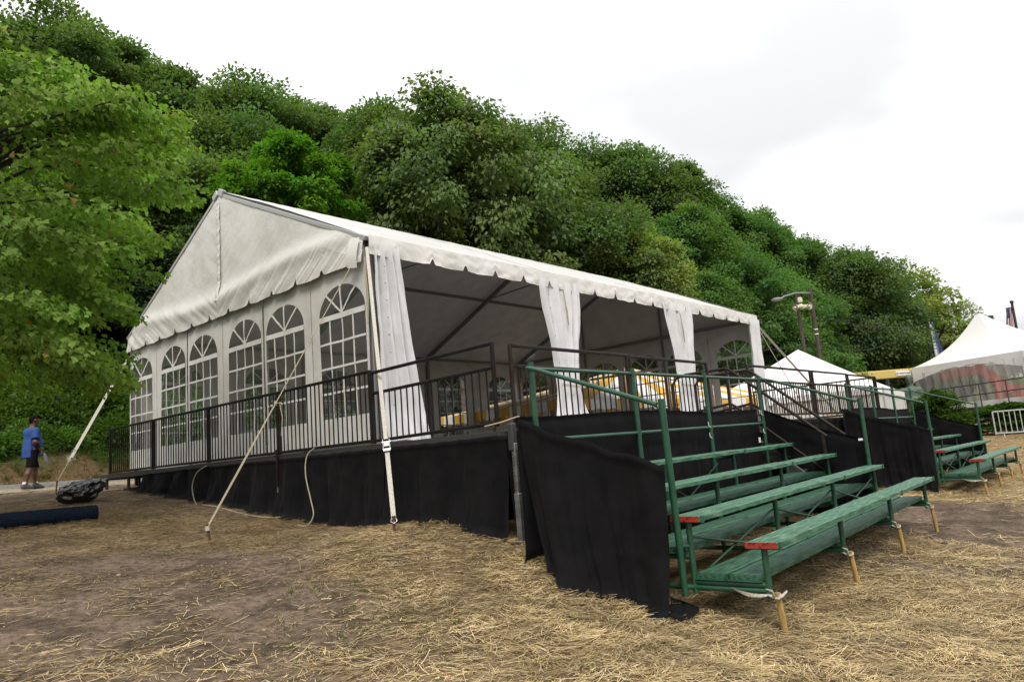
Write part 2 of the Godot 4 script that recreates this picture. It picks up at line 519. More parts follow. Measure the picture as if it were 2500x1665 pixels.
func ground() -> void:
	var xs := axis([[-320, -60, 65], [-60, -16, 4], [-16, -7, 0.5], [-7, 5, 0.07], [5, 16, 0.22], [16, 40, 0.8], [40, 110, 5], [110, 460, 70]])
	var zs := axis([[-330, -75, 60], [-75, -30, 4], [-30, -15.6, 0.8], [-15.6, -12.0, 0.2], [-12, -2, 0.25], [-2, 9, 0.07], [9, 16, 0.5], [16, 60, 6], [60, 330, 60]])
	var m := Mb.new()
	var nx := xs.size() - 1
	var nz := zs.size() - 1
	var cn := noise(41, 1.4, 4)
	var cn2 := noise(42, 0.3, 3)
	m.grid(nx, nz, func(a: float, b: float): return gp(xs[roundi(a * nx)], zs[roundi(b * nz)]),
		func(a: float, b: float):
			var x := xs[roundi(a * nx)]
			var z := zs[roundi(b * nz)]
			var k := cn.get_noise_2d(x, z)
			var mud := Color(0.190, 0.145, 0.110).lerp(Color(0.105, 0.080, 0.061), smooth(-0.3, 0.35, k))
			var chaff := Color(0.235, 0.175, 0.10).lerp(Color(0.165, 0.125, 0.075), smooth(-0.4, 0.4, k))
			if x > 6.0:
				chaff = Color(0.33, 0.235, 0.12)
			var q := mud.lerp(chaff, smooth(0.2, 0.85, dens(x, z)))
			if z < -11.0:
				q = q.lerp(Color(0.105, 0.088, 0.055), smooth(-11, -12, z))
			var dd := bank_z(x) - z
			if dd > -0.1:
				var litter := Color(0.15, 0.10, 0.055).lerp(Color(0.055, 0.075, 0.028), smooth(0.2, 1.4, dd + cn2.get_noise_2d(x * 3, z * 3)))
				q = litter.lerp(Color(0.075, 0.085, 0.042), smooth(2, 7, dd))
			return q)
	solo("ground", m, M.ground, "muddy ground strewn with straw, rising gently towards the wooded bank", "ground", "", "structure")
	# the path behind the tent: a pale concrete strip and a grey asphalt one
	for s in [[-12.6, -13.75, "path", "pale concrete walking strip beside the grey road", M.concrete], [-13.755, -15.35, "road", "narrow grey asphalt road at the foot of the green bank", M.asphalt]]:
		var pm := Mb.new()
		var za: float = s[0]
		var zb: float = s[1]
		var kn := noise(43, 0.4, 2)
		pm.grid(120, 4, func(a: float, b: float): return Vector3(-30 + 70 * a, path_y(lerpf(za, zb, b)) + 0.012 * kn.get_noise_2d(a * 70, b * 3), lerpf(za, zb, b) + (0.03 * kn.get_noise_2d(a * 300, 7) if b < 0.1 else 0.0)))
		pm.grid(60, 1, func(a: float, b: float): return Vector3(-30 + 70 * a, path_y(za) - 0.16 * (1.0 - b), za + 0.001))
		solo(s[2], pm, s[4], s[3], s[2], "", "structure")

# ---------------------------------------------------------------- the big tent
func slope_y(z: float) -> float:
	return H - (H - E) * absf(z + W / 2) / (W / 2)

func frame_tent() -> void:
	var t := thing("frame_tent", "large white gable roofed event tent on black draped platform, its long side open", "tent")
	var wn := noise(51, 1.6, 4)
	var wn2 := noise(52, 5.0, 3)
	# roof membranes, one per bay and slope; slightly slack between the frames
	for bay in 3:
		for side in 2:
			var x0 := L * bay / 3.0
			var f := func(a: float, b: float, off: float) -> Vector3:
				var z := lerpf(-W / 2, 0.07, b) if side == 0 else lerpf(-W / 2, -W - 0.07, b)
				var x := x0 + (-0.03 if bay == 0 and a == 0 else 0.0) + a * L / 3.0
				var k := sin(PI * a)
				var y := slope_y(clampf(z, -W, 0)) + off + 0.035 * (1.0 - k) * sin(PI * clampf(b, 0, 1)) + 0.012 * wn.get_noise_2d(x * 1.5, z * 0.7)
				if b > 0.995: y -= 0.03
				return Vector3(x, y, z)
			var m := Mb.new()
			m.grid(40, 48, func(a: float, b: float): return f.call(a, b, 0.03))
			part(t, "roof_panel", m, M.roof)
			var l := Mb.new()
			l.grid(16, 20, func(a: float, b: float): return f.call(a, b, -0.01))
			part(t, "roof_lining", l, M.lining)
	# welded seams that run up the roof over each frame
	for k in 4:
		var sm := Mb.new()
		sm.grid(2, 40, func(a: float, b: float): return Vector3(L * k / 3.0 + (a - 0.5) * 0.09, slope_y(lerpf(-W / 2, 0.03, b)) + 0.045 + 0.035 * sin(PI * b), lerpf(-W / 2, 0.075, b)))
		part(t, "roof_seam", sm, M.vinyl)
	# long valances with scalloped hems
	for side in 2:
		var m := Mb.new()
		m.grid(380, 8, func(a: float, b: float):
			var x := -0.02 + a * (L + 0.04)
			var ph := fposmod(x - 0.48, 0.745) / 0.745
			var dn := minf(ph, 1 - ph) * 0.745
			var low := 0.29 + 0.018 * sin(PI * ph) + 0.012 * wn.get_noise_2d(x * 2, 3)
			if dn < 0.055: low -= 0.125 * (1.0 - dn / 0.055)
			var z := 0.085 + 0.012 * sin(b * 2.0) + 0.03 * b * wn.get_noise_2d(x * 1.2, 9 + b) + 0.008 * wn2.get_noise_2d(x, b * 0.5)
			return Vector3(x, E + 0.035 - low * b, z if side == 0 else -W - z))
		part(t, "valance", m, M.vinyl)
	# gable covers with their hanging skirts
	for e in 2:
		var gx := -0.03 if e == 0 else L + 0.03
		var outw := -1.0 if e == 0 else 1.0
		var m := Mb.new()
		m.grid(230, 64, func(a: float, b: float):
			var z := -W * a
			var yt := slope_y(z) - 0.02
			var s := fposmod(-z - 0.28, 0.775) / 0.775
			var dn := minf(s, 1 - s) * 0.775
			var low := 0.35 + 0.02 * sin(PI * s) + 0.02 * wn.get_noise_2d(z, 2)
			if dn < 0.05: low -= 0.11 * (1.0 - dn / 0.05)
			var yb := E - low
			var y := lerpf(yt, yb, b)
			var d := (y - (E - 0.35))
			# the loose lower band: rolls and slanting creases
			var band := exp(-pow((d - 0.42 + 0.10 * sin(z * 0.9)) / 0.16, 2.0))
			var skirt := smooth(0.75, 0.1, d)
			var cr := z * 3.2 + y * 5.0 * signf(z + W / 2) * -1.0
			var crease := wn.get_noise_2d(cr * 0.36, (z - y) * 0.12) * 0.8 + absf(wn.get_noise_2d(cr * 0.5 + 20.0, (z - y) * 0.15)) * 0.5 - 0.1
			var mid := exp(-pow((z + W / 2) / 0.35, 2.0))
			var o := 0.02 + 0.05 * band * smooth(0.02, 0.3, minf(a, 1 - a) * 4.0) + 0.05 * skirt * minf(1.0, (yt - y) * 3.0) + 0.022 * crease * (skirt + 0.5 * mid + 0.14) + 0.0015 * wn2.get_noise_2d(z * 1.2, y) + 0.014 * wn.get_noise_2d(z * 0.35, y * 0.3)
			o += 0.003 * skirt * wn2.get_noise_2d(z * 0.9, y * 0.5)
			return Vector3(gx + outw * maxf(o, 0.003), y, z))
		part(t, "gable_cover", m, M.gable)
		if e == 0:
			var sm := Mb.new()
			sm.grid(3, 90, func(a: float, b: float):
				var y := lerpf(H - 0.2, E - 0.05, b)
				var d := y - (E - 0.35)
				var o := 0.045 + 0.012 * wn2.get_noise_2d(y * 1.1, 1) + 0.09 * smooth(0.75, 0.1, d)
				return Vector3(gx - o - 0.012 * sin(PI * a), y, -W / 2 + (a - 0.5) * 0.13 + 0.008 * wn2.get_noise_2d(y, 4)))
			part(t, "gable_seam", sm, M.gable)
			# aluminium rakes that clamp the roof edge, and their splice plates
			for s in 2:
				var b := Mb.new()
				var z0 := 0.05 if s == 0 else -W - 0.05
				b.bar(Vector3(-0.035, H - 0.045, -W / 2), Vector3(-0.035, E - 0.02, z0), 0.06, 0.075, 0.008)
				var rk := part(t, "rake_beam", b, M.alu)
				var c := Mb.new()
				c.bar(Vector3(-0.045, H + 0.0, -W / 2 + (0.03 if s == 0 else -0.03)), Vector3(-0.045, H - 0.09, -W / 2 + (0.2 if s == 0 else -0.2)), 0.07, 0.13, 0.006)
				part(rk, "apex_bracket", c, M.alu)
			# corner flap of the loose skirt by the open side
			var fl := Mb.new()
			fl.grid(6, 8, func(a: float, b: float): return Vector3(-0.10 - 0.05 * sin(b * 2.4) - 0.03 * a, E - 0.0 - 0.46 * b + 0.03 * a, -0.02 - 0.20 * a - 0.05 * b))
			part(t, "corner_flap", fl, M.vinyl)
	# frame: rafters, purlins, eave beams, uprights
	for k in 4:
		var x := clampf(L * k / 3.0, 0.09, L - 0.09)
		for s in 2:
			var b := Mb.new()
			b.bar(Vector3(x, H - 0.11, -W / 2), Vector3(x, E - 0.10, 0.0 if s == 0 else -W), 0.075, 0.12, 0.008)
			part(t, "rafter", b, M.beam)
		for z in [-0.06, -W + 0.06]:
			var b := Mb.new()
			b.bar(Vector3(x, -0.05, z), Vector3(x, E - 0.08, z), 0.09, 0.09, 0.01)
			part(t, "upright", b, M.beam)
	for p in [[-W / 2, H - 0.14], [-2.85, 4.33], [-6.3, 4.33], [-0.05, E - 0.08], [-W + 0.05, E - 0.08]]:
		for k in 3:
			var b := Mb.new()
			b.bar(Vector3(L * k / 3.0 + 0.05, p[1], p[0]), Vector3(L * (k + 1) / 3.0 - 0.05, p[1], p[0]), 0.06, 0.08, 0.006)
			part(t, "purlin", b, M.beam)
	for k in 2:
		var x := 0.09 if k == 0 else L - 0.09
		var b := Mb.new()
		b.bar(Vector3(x, E - 0.1, -0.05), Vector3(x, E - 0.1, -W + 0.05), 0.06, 0.10, 0.006)
		part(t, "tie_beam", b, M.beam)
		for z in [-W / 3, -W * 2 / 3]:
			var u := Mb.new()
			u.bar(Vector3(x - (0.06 if k == 0 else -0.06), -0.05, z), Vector3(x - (0.06 if k == 0 else -0.06), slope_y(z) - 0.1, z), 0.06, 0.06, 0.006)
			part(t, "gable_upright", u, M.beam)
	for k in range(1, 4):
		var b := Mb.new()
		var x := L * k / 3.0
		b.bar(Vector3(minf(x, L - 0.1), 4.33, -6.3), Vector3(minf(x, L - 0.1) + (1.6 if k < 3 else -1.6), 4.95, -5.1), 0.03, 0.03)
		part(t, "wind_brace", b, M.beam)
		var b2 := Mb.new()
		b2.bar(Vector3(minf(x, L - 0.1), E - 0.1, -0.05), Vector3(minf(x, L - 0.1) - 1.3, slope_y(-1.6) - 0.09, -1.6), 0.03, 0.03)
		part(t, "wind_brace", b2, M.beam)
	# walls: each panel is cloth round an arched window
	for e in 2:
		for bay in 3:
			for h in 2:
				var zc := -(bay * 3.048 + (0.69 if h == 0 else 3.048 - 0.69))
				var z0 := -(bay * 3.048 + (0.025 if h == 0 else 1.53))
				var z1 := -(bay * 3.048 + (1.518 if h == 0 else 3.023))
				wall_panel(t, e == 0, func(s: float, y: float, o: float): return Vector3((0.0 - o) if e == 0 else (L + o), y, s), zc, z0, z1, wn, wn2)
	for bay in 3:
		for h in 2:
			var xc := bay * L / 3.0 + (1.1 if h == 0 else 3.43)
			var x0 := bay * L / 3.0 + (0.04 if h == 0 else 2.27)
			var x1 := bay * L / 3.0 + (2.26 if h == 0 else L / 3.0 - 0.04)
			wall_panel(t, false, func(s: float, y: float, o: float): return Vector3(s, y, -W - o), xc, x0, x1, wn, wn2)
	# walls of the open side, gathered round the posts and tied
	curtain(t, 0.04, 0.50, 0.02, 0.50, 0.10, 0.92, 0.0, wn)
	curtain(t, 3.90, 5.10, 4.18, 4.86, 4.05, 5.12, 0.86, wn)
	curtain(t, 8.30, 9.62, 8.62, 9.52, 8.50, 9.85, 0.95, wn)
	curtain(t, 13.0, 13.62, 12.9, 13.56, 12.85, 13.6, 0.9, wn)
	# ties on the corner post and the hanging ends of webbing
	for q in [[Vector3(-0.055, 2.75, 0.04), Vector3(-0.07, 1.72, 0.05)], [Vector3(4.52, 2.72, 0.17), Vector3(4.55, 2.05, 0.2)], [Vector3(9.0, 2.72, 0.17), Vector3(9.03, 2.0, 0.2)]]:
		var b := Mb.new()
		b.tube([q[0], q[0].lerp(q[1], 0.3) + Vector3(-0.006, 0, 0.01), q[0].lerp(q[1], 0.62) + Vector3(0.005, 0, 0.008), q[1]], [0.012, 0.010, 0.020, 0.010], 7)
		part(t, "tie_strap", b, M.rope)

# cloth from s0 to s1 and y 0..E round an arched window centred on sc, its clear sheet and its printed bars
func wall_panel(t: Node3D, near: bool, at: Callable, sc: float, s0: float, s1: float, wn: FastNoiseLite, wn2: FastNoiseLite) -> void:
	var hw := 0.60
	var y0 := 0.43
	var ys := 2.05
	var rise := 0.43
	if s1 < s0:
		var k := s0; s0 = s1; s1 = k
	var outline := []
	for q in 9: outline.append(Vector2(-hw, lerpf(y0, ys, q / 9.0)))
	for q in 20: outline.append(Vector2(-hw * cos(PI * q / 20.0), ys + rise * sin(PI * q / 20.0)))
	for q in 9: outline.append(Vector2(hw, lerpf(ys, y0, q / 9.0)))
	for q in 8: outline.append(Vector2(lerpf(hw, -hw, q / 8.0), y0))
	var nO := outline.size()
	var mid := Vector2(0, 1.4)
	var top := E - 0.03
	var cl := Mb.new()
	var nr := 4
	var sag := func(s: float, y: float) -> float:
		return 0.016 * wn.get_noise_2d(s * 0.8, y * 0.3) + 0.004 * wn2.get_noise_2d(s * 0.6, y * 0.2) + 0.02 * wn.get_noise_2d(s * 0.5 + 9, 0.2) * smooth(1.6, 0.0, y)
	cl.grid(nO, nr, func(a: float, b: float):
		var p: Vector2 = outline[roundi(a * nO) % nO]
		var d := p - mid
		# the point of the panel's rectangle in the same direction
		var kx := 1e9
		if d.x > 1e-5: kx = (s1 - sc) / d.x
		if d.x < -1e-5: kx = (s0 - sc) / d.x
		var ky := 1e9
		if d.y > 1e-5: ky = (top - mid.y) / d.y
		if d.y < -1e-5: ky = (0.0 - mid.y) / d.y
		var q := mid + d * minf(kx, ky)
		var r := p.lerp(q, b)
		return at.call(sc + r.x, r.y, 0.012 + sag.call(sc + r.x, r.y)))
	# fill the four corners that the rays cut off
	for cx in [s0, s1]:
		for cy in [0.0, top]:
			var best := -1
			var dir := Vector2(cx - sc, cy - mid.y)
			var pts := []
			for q in nO + 1:
				var p: Vector2 = outline[q % nO]
				var d := p - mid
				var kx := 1e9
				if d.x > 1e-5: kx = (s1 - sc) / d.x
				if d.x < -1e-5: kx = (s0 - sc) / d.x
				var ky := 1e9
				if d.y > 1e-5: ky = (top - mid.y) / d.y
				if d.y < -1e-5: ky = (0.0 - mid.y) / d.y
				pts.append([mid + d * minf(kx, ky), kx < ky])
			for q in nO:
				if pts[q][1] != pts[q + 1][1] and (pts[q][0] - mid).dot(dir) > 0 and signf((pts[q][0].x)) == signf(dir.x) and signf(pts[q][0].y - mid.y) == signf(dir.y):
					var A: Vector2 = pts[q][0]
					var B: Vector2 = pts[q + 1][0]
					cl.tri(at.call(sc + A.x, A.y, 0.012 + sag.call(sc + A.x, A.y)), at.call(cx, cy, 0.012 + sag.call(cx, cy)), at.call(sc + B.x, B.y, 0.012 + sag.call(sc + B.x, B.y)))
	var wp := part(t, "wall_panel", cl, M.wallcloth)
	# window sheet
	var pane := Mb.new()
	pane.grid(14, 18, func(a: float, b: float):
		var u := lerpf(-hw, hw, a)
		var yt := ys + rise * sqrt(maxf(0.0, 1.0 - pow(u / hw, 2.0)))
		var y := lerpf(y0, yt, b)
		return at.call(sc + u, y, 0.010 + sag.call(sc + u, y) + 0.022 * wn.get_noise_2d((sc + u) * 1.3, y * 0.6)))
	part(wp, "window_pane", pane, M.clear)
	# bars
	var hh := func(a: Vector2, b: Vector2, w: float, prow: float) -> void:
		var mb := Mb.new()
		var n := (b - a).orthogonal().normalized() * w * 0.5
		mb.grid(1, 10, func(u: float, v: float):
			var p := a.lerp(b, v) + n * (u * 2.0 - 1.0)
			return at.call(sc + p.x, p.y, prow + sag.call(sc + p.x, p.y) + 0.022 * wn.get_noise_2d((sc + p.x) * 1.3, p.y * 0.6)))
		mb.grid(1, 10, func(u: float, v: float):
			var p := a.lerp(b, v) + n * (u * 2.0 - 1.0)
			return at.call(sc + p.x, p.y, prow - 0.004 + sag.call(sc + p.x, p.y) + 0.022 * wn.get_noise_2d((sc + p.x) * 1.3, p.y * 0.6)))
		part(wp, "window_bar", mb, M.muntin)
	hh.call(Vector2(-hw, 2.0), Vector2(hw, 2.0), 0.085, 0.021)
	for y in [0.82, 1.21, 1.60]:
		hh.call(Vector2(-hw, y), Vector2(hw, y), 0.034, 0.019)
	for x in [-0.3, 0.0, 0.3]:
		hh.call(Vector2(x, y0), Vector2(x, 1.96), 0.028, 0.017)
	for an in [40.0, 90.0, 140.0]:
		var d := Vector2(cos(deg_to_rad(an)), sin(deg_to_rad(an)))
		var k := 1.0 / sqrt(pow(d.x / hw, 2) + pow(d.y / rise, 2))
		hh.call(Vector2(0, 2.045), Vector2(0, ys) + d * k, 0.034, 0.017)

func curtain(t: Node3D, a0: float, a1: float, m0: float, m1: float, b0: float, b1: float, ym: float, wn: FastNoiseLite) -> void:
	var mb := Mb.new()
	var s := a0 * 3.1
	mb.grid(120, 50, func(a: float, b: float):
		var y := lerpf(E - 0.12, 0.0, b)
		var x: float
		if ym <= 0.0:
			x = lerpf(lerpf(a0, b0, pow(b, 1.4)), lerpf(a1, b1, pow(b, 1.3)), a)
		elif y > ym:
			var k := smooth(E - 0.1, ym, y)
			x = lerpf(lerpf(a0, m0, k), lerpf(a1, m1, k), a)
		else:
			var k := smooth(ym, 0.0, y)
			x = lerpf(lerpf(m0, b0, k), lerpf(m1, b1, k), a)
		var tight := 1.0 if ym <= 0.0 else 0.45 + 0.55 * smooth(0.0, 0.9, absf(y - ym))
		var fold := sin(a * 21.0 + 1.3 * wn.get_noise_2d(y * 0.22, s) + s) + 0.5 * sin(a * 37.0 + s * 2.0 + y * 0.3)
		var z := 0.10 + 0.055 * fold * tight + 0.03 * wn.get_noise_3d(x * 1.6, y * 0.5, s) + 0.05 * smooth(0.5, 0.0, y)
		return Vector3(x, y + 0.02 * wn.get_noise_2d(x * 2.0, s), z))
	var c := part(t, "gathered_wall", mb, M.curtain)
	if ym > 0.0:
		var b := Mb.new()
		b.bar(Vector3(m0 - 0.02, ym + 0.03, 0.215), Vector3(m1 + 0.03, ym + 0.0, 0.215), 0.012, 0.05, 0.003)
		part(c, "tie_band", b, M.webbing)
	for q in 9:
		var g := Mb.new()
		var y := 2.6 - q * 0.26
		var x := lerpf(a0, m0 if ym > 0 else b0, q / 9.0) + 0.13
		g.ball(Vector3(x, y, 0.19), Vector3(0.017, 0.017, 0.006), 8, 5)
		part(c, "grommet", g, M.alu)

# ---------------------------------------------------------------- platform, walkway, railings, stairs
var boxes := {}

func unit_box(s: Vector3) -> Mesh:
	var k := "%.4f %.4f %.4f" % [s.x, s.y, s.z]
	if not boxes.has(k):
		var m := Mb.new()
		m.box(Transform3D(), s, minf(s.x, minf(s.y, s.z)) * 0.18)
		boxes[k] = m.mesh()
	return boxes[k]

# a bar as a part, its mesh shared with bars of the same size
func rod(parent: Node, called: String, a: Vector3, b: Vector3, w: float, m: Material, h := -1.0) -> MeshInstance3D:
	var d := b - a
	var y := d.normalized()
	var x := y.cross(Vector3(0, 0, 1) if absf(y.z) < 0.9 else Vector3(0, 1, 0)).normalized()
	var z := x.cross(y)
	return part(parent, called, unit_box(Vector3(w, d.length(), w if h < 0 else h)), m, Transform3D(Basis(x, y, z), (a + b) * 0.5))

func railing(label: String, a: Vector3, b: Vector3, top: float, pick_top: float, n: int, m: Material, group := "black railing panels round the platform") -> Node3D:
	var t := thing("railing_panel", label, "railing", a, group)
	var d := b - a
	rod(t, "post", Vector3.ZERO, Vector3(0, top, 0), 0.04, m)
	rod(t, "post", d, d + Vector3(0, top, 0), 0.04, m)
	rod(t, "top_rail", Vector3(0, top, 0) - d.normalized() * 0.02, d + Vector3(0, top, 0) + d.normalized() * 0.02, 0.037, m)
	rod(t, "bottom_rail", Vector3(0, 0.03, 0), d + Vector3(0, 0.03, 0), 0.036, m)
	if pick_top < top - 0.05:
		rod(t, "picket_rail", Vector3(0, pick_top, 0), d + Vector3(0, pick_top, 0), 0.036, m)
	for k in n:
		var p := d * (k + 1.0) / (n + 1.0)
		rod(t, "picket", p + Vector3(0, 0.045, 0), p + Vector3(0, pick_top - 0.018, 0), 0.0155, m)
	return t

func deck() -> void:
	var y := -0.08
	var t := thing("tent_platform", "low dark plywood platform that carries the tent, edged with railings", "platform")
	for k in 6:
		for j in 5:
			var x0 := -0.05 + k * 2.28
			var z0 := 3.40 - j * 2.52
			var b := Mb.new()
			b.box(T(Vector3(x0 + 1.135, y - 0.05, z0 - 1.255)), Vector3(2.27, 0.10, 2.51), 0.006)
			part(t, "deck_panel", b, M.deck)
	for k in 7:
		for z in [3.3, -W + 0.1]:
			var x := clampf(k * 2.28, 0.1, 13.5)
			rod(t, "leg", Vector3(x, y - 0.1, z), gp(x, z, -0.05), 0.06, M.darkmetal)
	var w := thing("raised_walkway", "narrow raised walkway along the windowed gable, skirted in black cloth", "walkway")
	for k in 5:
		var z0 := 3.40 - k * 2.27
		var b := Mb.new()
		b.box(T(Vector3(-0.53, y - 0.045, z0 - 1.13)), Vector3(0.93, 0.09, 2.26), 0.005)
		part(w, "deck_panel", b, M.darkmetal)
	var fr := Mb.new()
	fr.box(T(Vector3(-0.53, y - 0.09, -8.15)), Vector3(0.93, 0.05, 0.36), 0.005)
	part(w, "landing_plate", fr, M.darkmetal)
	for z in [-8.2, -7.75, -6.6]:
		for x in [-0.95, -0.15]:
			rod(w, "leg", Vector3(x, y - 0.08, z), gp(x, z, -0.04), 0.05, M.darkmetal)
	for z in [-4.3, -2.0, 0.3, 2.2]:
		rod(w, "leg", Vector3(-0.9, y - 0.08, z), gp(-0.9, z, -0.04), 0.05, M.darkmetal)
	# the perforated jack leg at the corner
	var base := gp(-1.02, 3.62)
	var lg := rod(w, "jack_leg", Vector3(-1.02, -0.22, 3.62), base, 0.052, M.galv)
	rod(lg, "sleeve", Vector3(0, 0.0, 0), Vector3(0, (0.22 + base.y) * -0.5 + 0.02, 0), 0.066, M.galv)
	var hl := Mb.new()
	for q in 26:
		var yy := -0.30 - q * 0.035
		var wd := 0.0335 if yy > (-0.22 + base.y) * 0.5 else 0.0265
		for s in 2:
			var c := Vector3(-1.02 - (wd if s else 0.0), yy, 3.62 + (0.0 if s else wd)) - (Vector3(-1.02, -0.22, 3.62) + base) * 0.5
			hl.box(T(c), Vector3(0.002 if s else 0.013, 0.013, 0.013 if s else 0.002))
	# the leg's own axes are turned, so the holes hang from the walkway's leg upright
	var hm := part(lg, "bolt_hole", hl, M.hole, lg.transform.affine_inverse() * T((Vector3(-1.02, -0.22, 3.62) + base) * 0.5))
	hm.set_meta("kind", "stuff")
	var pl := Mb.new()
	pl.box(T(base + Vector3(0, 0.02, 0)), Vector3(0.17, 0.012, 0.17), 0.002)
	part(w, "base_plate", pl, M.galv)
	rod(w, "leg_bracket", Vector3(-1.02, -0.02, 3.60), Vector3(-1.02, -0.30, 3.60), 0.075, M.darkmetal)
	# railings
	var zz := [-7.44, -5.34, -5.25, -3.12, -3.07, -0.94, -0.88, 1.265]
	var lb := ["black railing panel at the walkway's low end nearest the road", "black railing panel of the walkway, second from the road end", "black railing panel of the walkway crossed by the pale guy rope", "black railing panel before the big arched window next to the tent corner"]
	for k in 4:
		railing(lb[k], Vector3(-1.0, y + 0.005, zz[2 * k]), Vector3(-1.0, y + 0.005 + (0.0 if k < 3 else 0.01), zz[2 * k + 1]), 0.885, 0.885, 20, M.black)
	railing("black railing panel with raised handrail behind the white ratchet strap", Vector3(-1.0, -0.07, 1.31), Vector3(-1.0, -0.035, 3.39), 0.865, 0.61, 18, M.black)
	var dn := thing("leg_extension", "thin black post end hanging below the walkway railing by the rope loop", "post")
	rod(dn, "rod", Vector3(-1.03, 0.0, -0.93), Vector3(-1.03, -0.52, -0.93), 0.035, M.black)
	rod(dn, "tip", Vector3(-1.03, -0.52, -0.93), Vector3(-1.03, -0.60, -0.93), 0.02, M.galv)
	railing("rusty brown railing panel in front of the first gathered curtain", Vector3(-0.80, -0.03, 3.46), Vector3(1.42, -0.03, 3.46), 0.84, 0.62, 19, M.rusty)
	railing("rusty brown railing panel between the stairs and the first bleacher's corner", Vector3(1.49, -0.03, 3.46), Vector3(3.56, -0.03, 3.46), 0.83, 0.61, 18, M.rusty)
	railing("rusty railing panel just past the stairs at the tent's far corner", Vector3(4.98, -0.03, 3.46), Vector3(7.74, -0.03, 3.46), 0.85, 0.60, 24, M.rusty)
	railing("rusty railing panel above the black cloth between the two bleachers", Vector3(7.86, -0.03, 3.46), Vector3(9.84, -0.03, 3.46), 0.85, 0.60, 18, M.rusty)
	railing("rusty railing panel behind the second bleacher's back rail", Vector3(9.92, -0.03, 3.46), Vector3(11.85, -0.03, 3.46), 0.84, 0.60, 18, M.rusty)
	railing("rusty railing panel that closes the far end of the platform", Vector3(11.92, -0.03, 3.40), Vector3(11.92, -0.03, 0.45), 0.84, 0.84, 27, M.rusty)
	# stairs down towards the lawn between the bleachers
	var s := thing("metal_stairs", "black steel steps with sloping pipe handrails between the two bleachers", "stairs")
	for k in 5:
		var b := Mb.new()
		b.box(T(Vector3(4.6, -0.28 - k * 0.2, 3.64 + k * 0.24)), Vector3(0.74, 0.03, 0.25), 0.004)
		part(s, "step", b, M.darkmetal)
	for x in [4.2, 4.96]:
		rod(s, "stringer", Vector3(x, -0.2, 3.5), Vector3(x, -1.3, 4.85), 0.05, M.darkmetal, 0.16)
		var hr := Mb.new()
		hr.tube([Vector3(x, 0.10, 2.75), Vector3(x, 0.05, 2.60), Vector3(x, 0.2, 2.50), Vector3(x, 0.60, 2.5), Vector3(x, 0.70, 2.58), Vector3(x, 0.735, 2.75), Vector3(x, 0.74, 3.46), Vector3(x, 0.70, 3.53), Vector3(x, -0.42, 4.85)], 0.023, 8)
		part(s, "handrail", hr, M.rusty)
		var mr := Mb.new()
		mr.tube([Vector3(x, 0.10, 2.75), Vector3(x, 0.19, 3.46), Vector3(x, 0.15, 3.53), Vector3(x, -0.95, 4.83)], 0.02, 8)
		part(s, "mid_rail", mr, M.rusty)
		rod(s, "rail_post", Vector3(x, -0.1, 3.46), Vector3(x, 0.735, 3.46), 0.04, M.rusty)
		rod(s, "rail_post", Vector3(x, -1.3, 4.8), Vector3(x, -0.38, 4.8), 0.04, M.rusty)

# ---------------------------------------------------------------- bleachers, built in their own axes: x along the seats, z towards the viewer
const SEAT0 := 0.395
const RISE := 0.188
const RUN := 0.578
const FR := 1.83
const BW := 2.0155

func pipe(parent: Node, called: String, pts: Array, r := 0.024, m: Material = null, seg := 10) -> MeshInstance3D:
	var b := Mb.new()
	b.tube(pts, r, seg)
	return part(parent, called, b, M.green if m == null else m)

func plank(parent: Node, called: String, a: float, b: float, y: float, z: float, m: Material, s: int) -> MeshInstance3D:
	# slightly bowed and worn board with rounded edges; s shifts its grain
	var mb := Mb.new()
	var wd := 0.236
	var th := 0.043
	var n := 10
	var prof := [Vector2(-wd / 2, -th * 0.5), Vector2(-wd / 2, th * 0.32), Vector2(-wd / 2 + 0.008, th * 0.5), Vector2(wd / 2 - 0.008, th * 0.5), Vector2(wd / 2, th * 0.32), Vector2(wd / 2, -th * 0.5)]
	var nz := noise(60 + s, 1.3, 3)
	var ln := b - a
	for q in prof.size():
		var p0: Vector2 = prof[q]
		var p1: Vector2 = prof[(q + 1) % prof.size()]
		mb.grid(n, 1, func(u: float, v: float):
			var p := p0.lerp(p1, v)
			return Vector3((u - 0.5) * ln, p.y + 0.003 * nz.get_noise_2d(u * ln * 0.5, 0.0) + 0.002 * nz.get_noise_2d(u * ln, p.x * 9.0), p.x + 0.003 * nz.get_noise_2d(u * ln * 0.5, 5.0)))
	for e in 2:
		var x := -ln / 2 if e == 0 else ln / 2
		var c := Vector3(x, 0, 0)
		for q in prof.size():
			var p0: Vector2 = prof[q]
			var p1: Vector2 = prof[(q + 1) % prof.size()]
			if e == 0:
				mb.tri(c, Vector3(x, p0.y, p0.x), Vector3(x, p1.y, p1.x))
			else:
				mb.tri(c, Vector3(x, p1.y, p1.x), Vector3(x, p0.y, p0.x))
	return part(parent, called, mb, m, T(Vector3((a + b) / 2, y, z)))

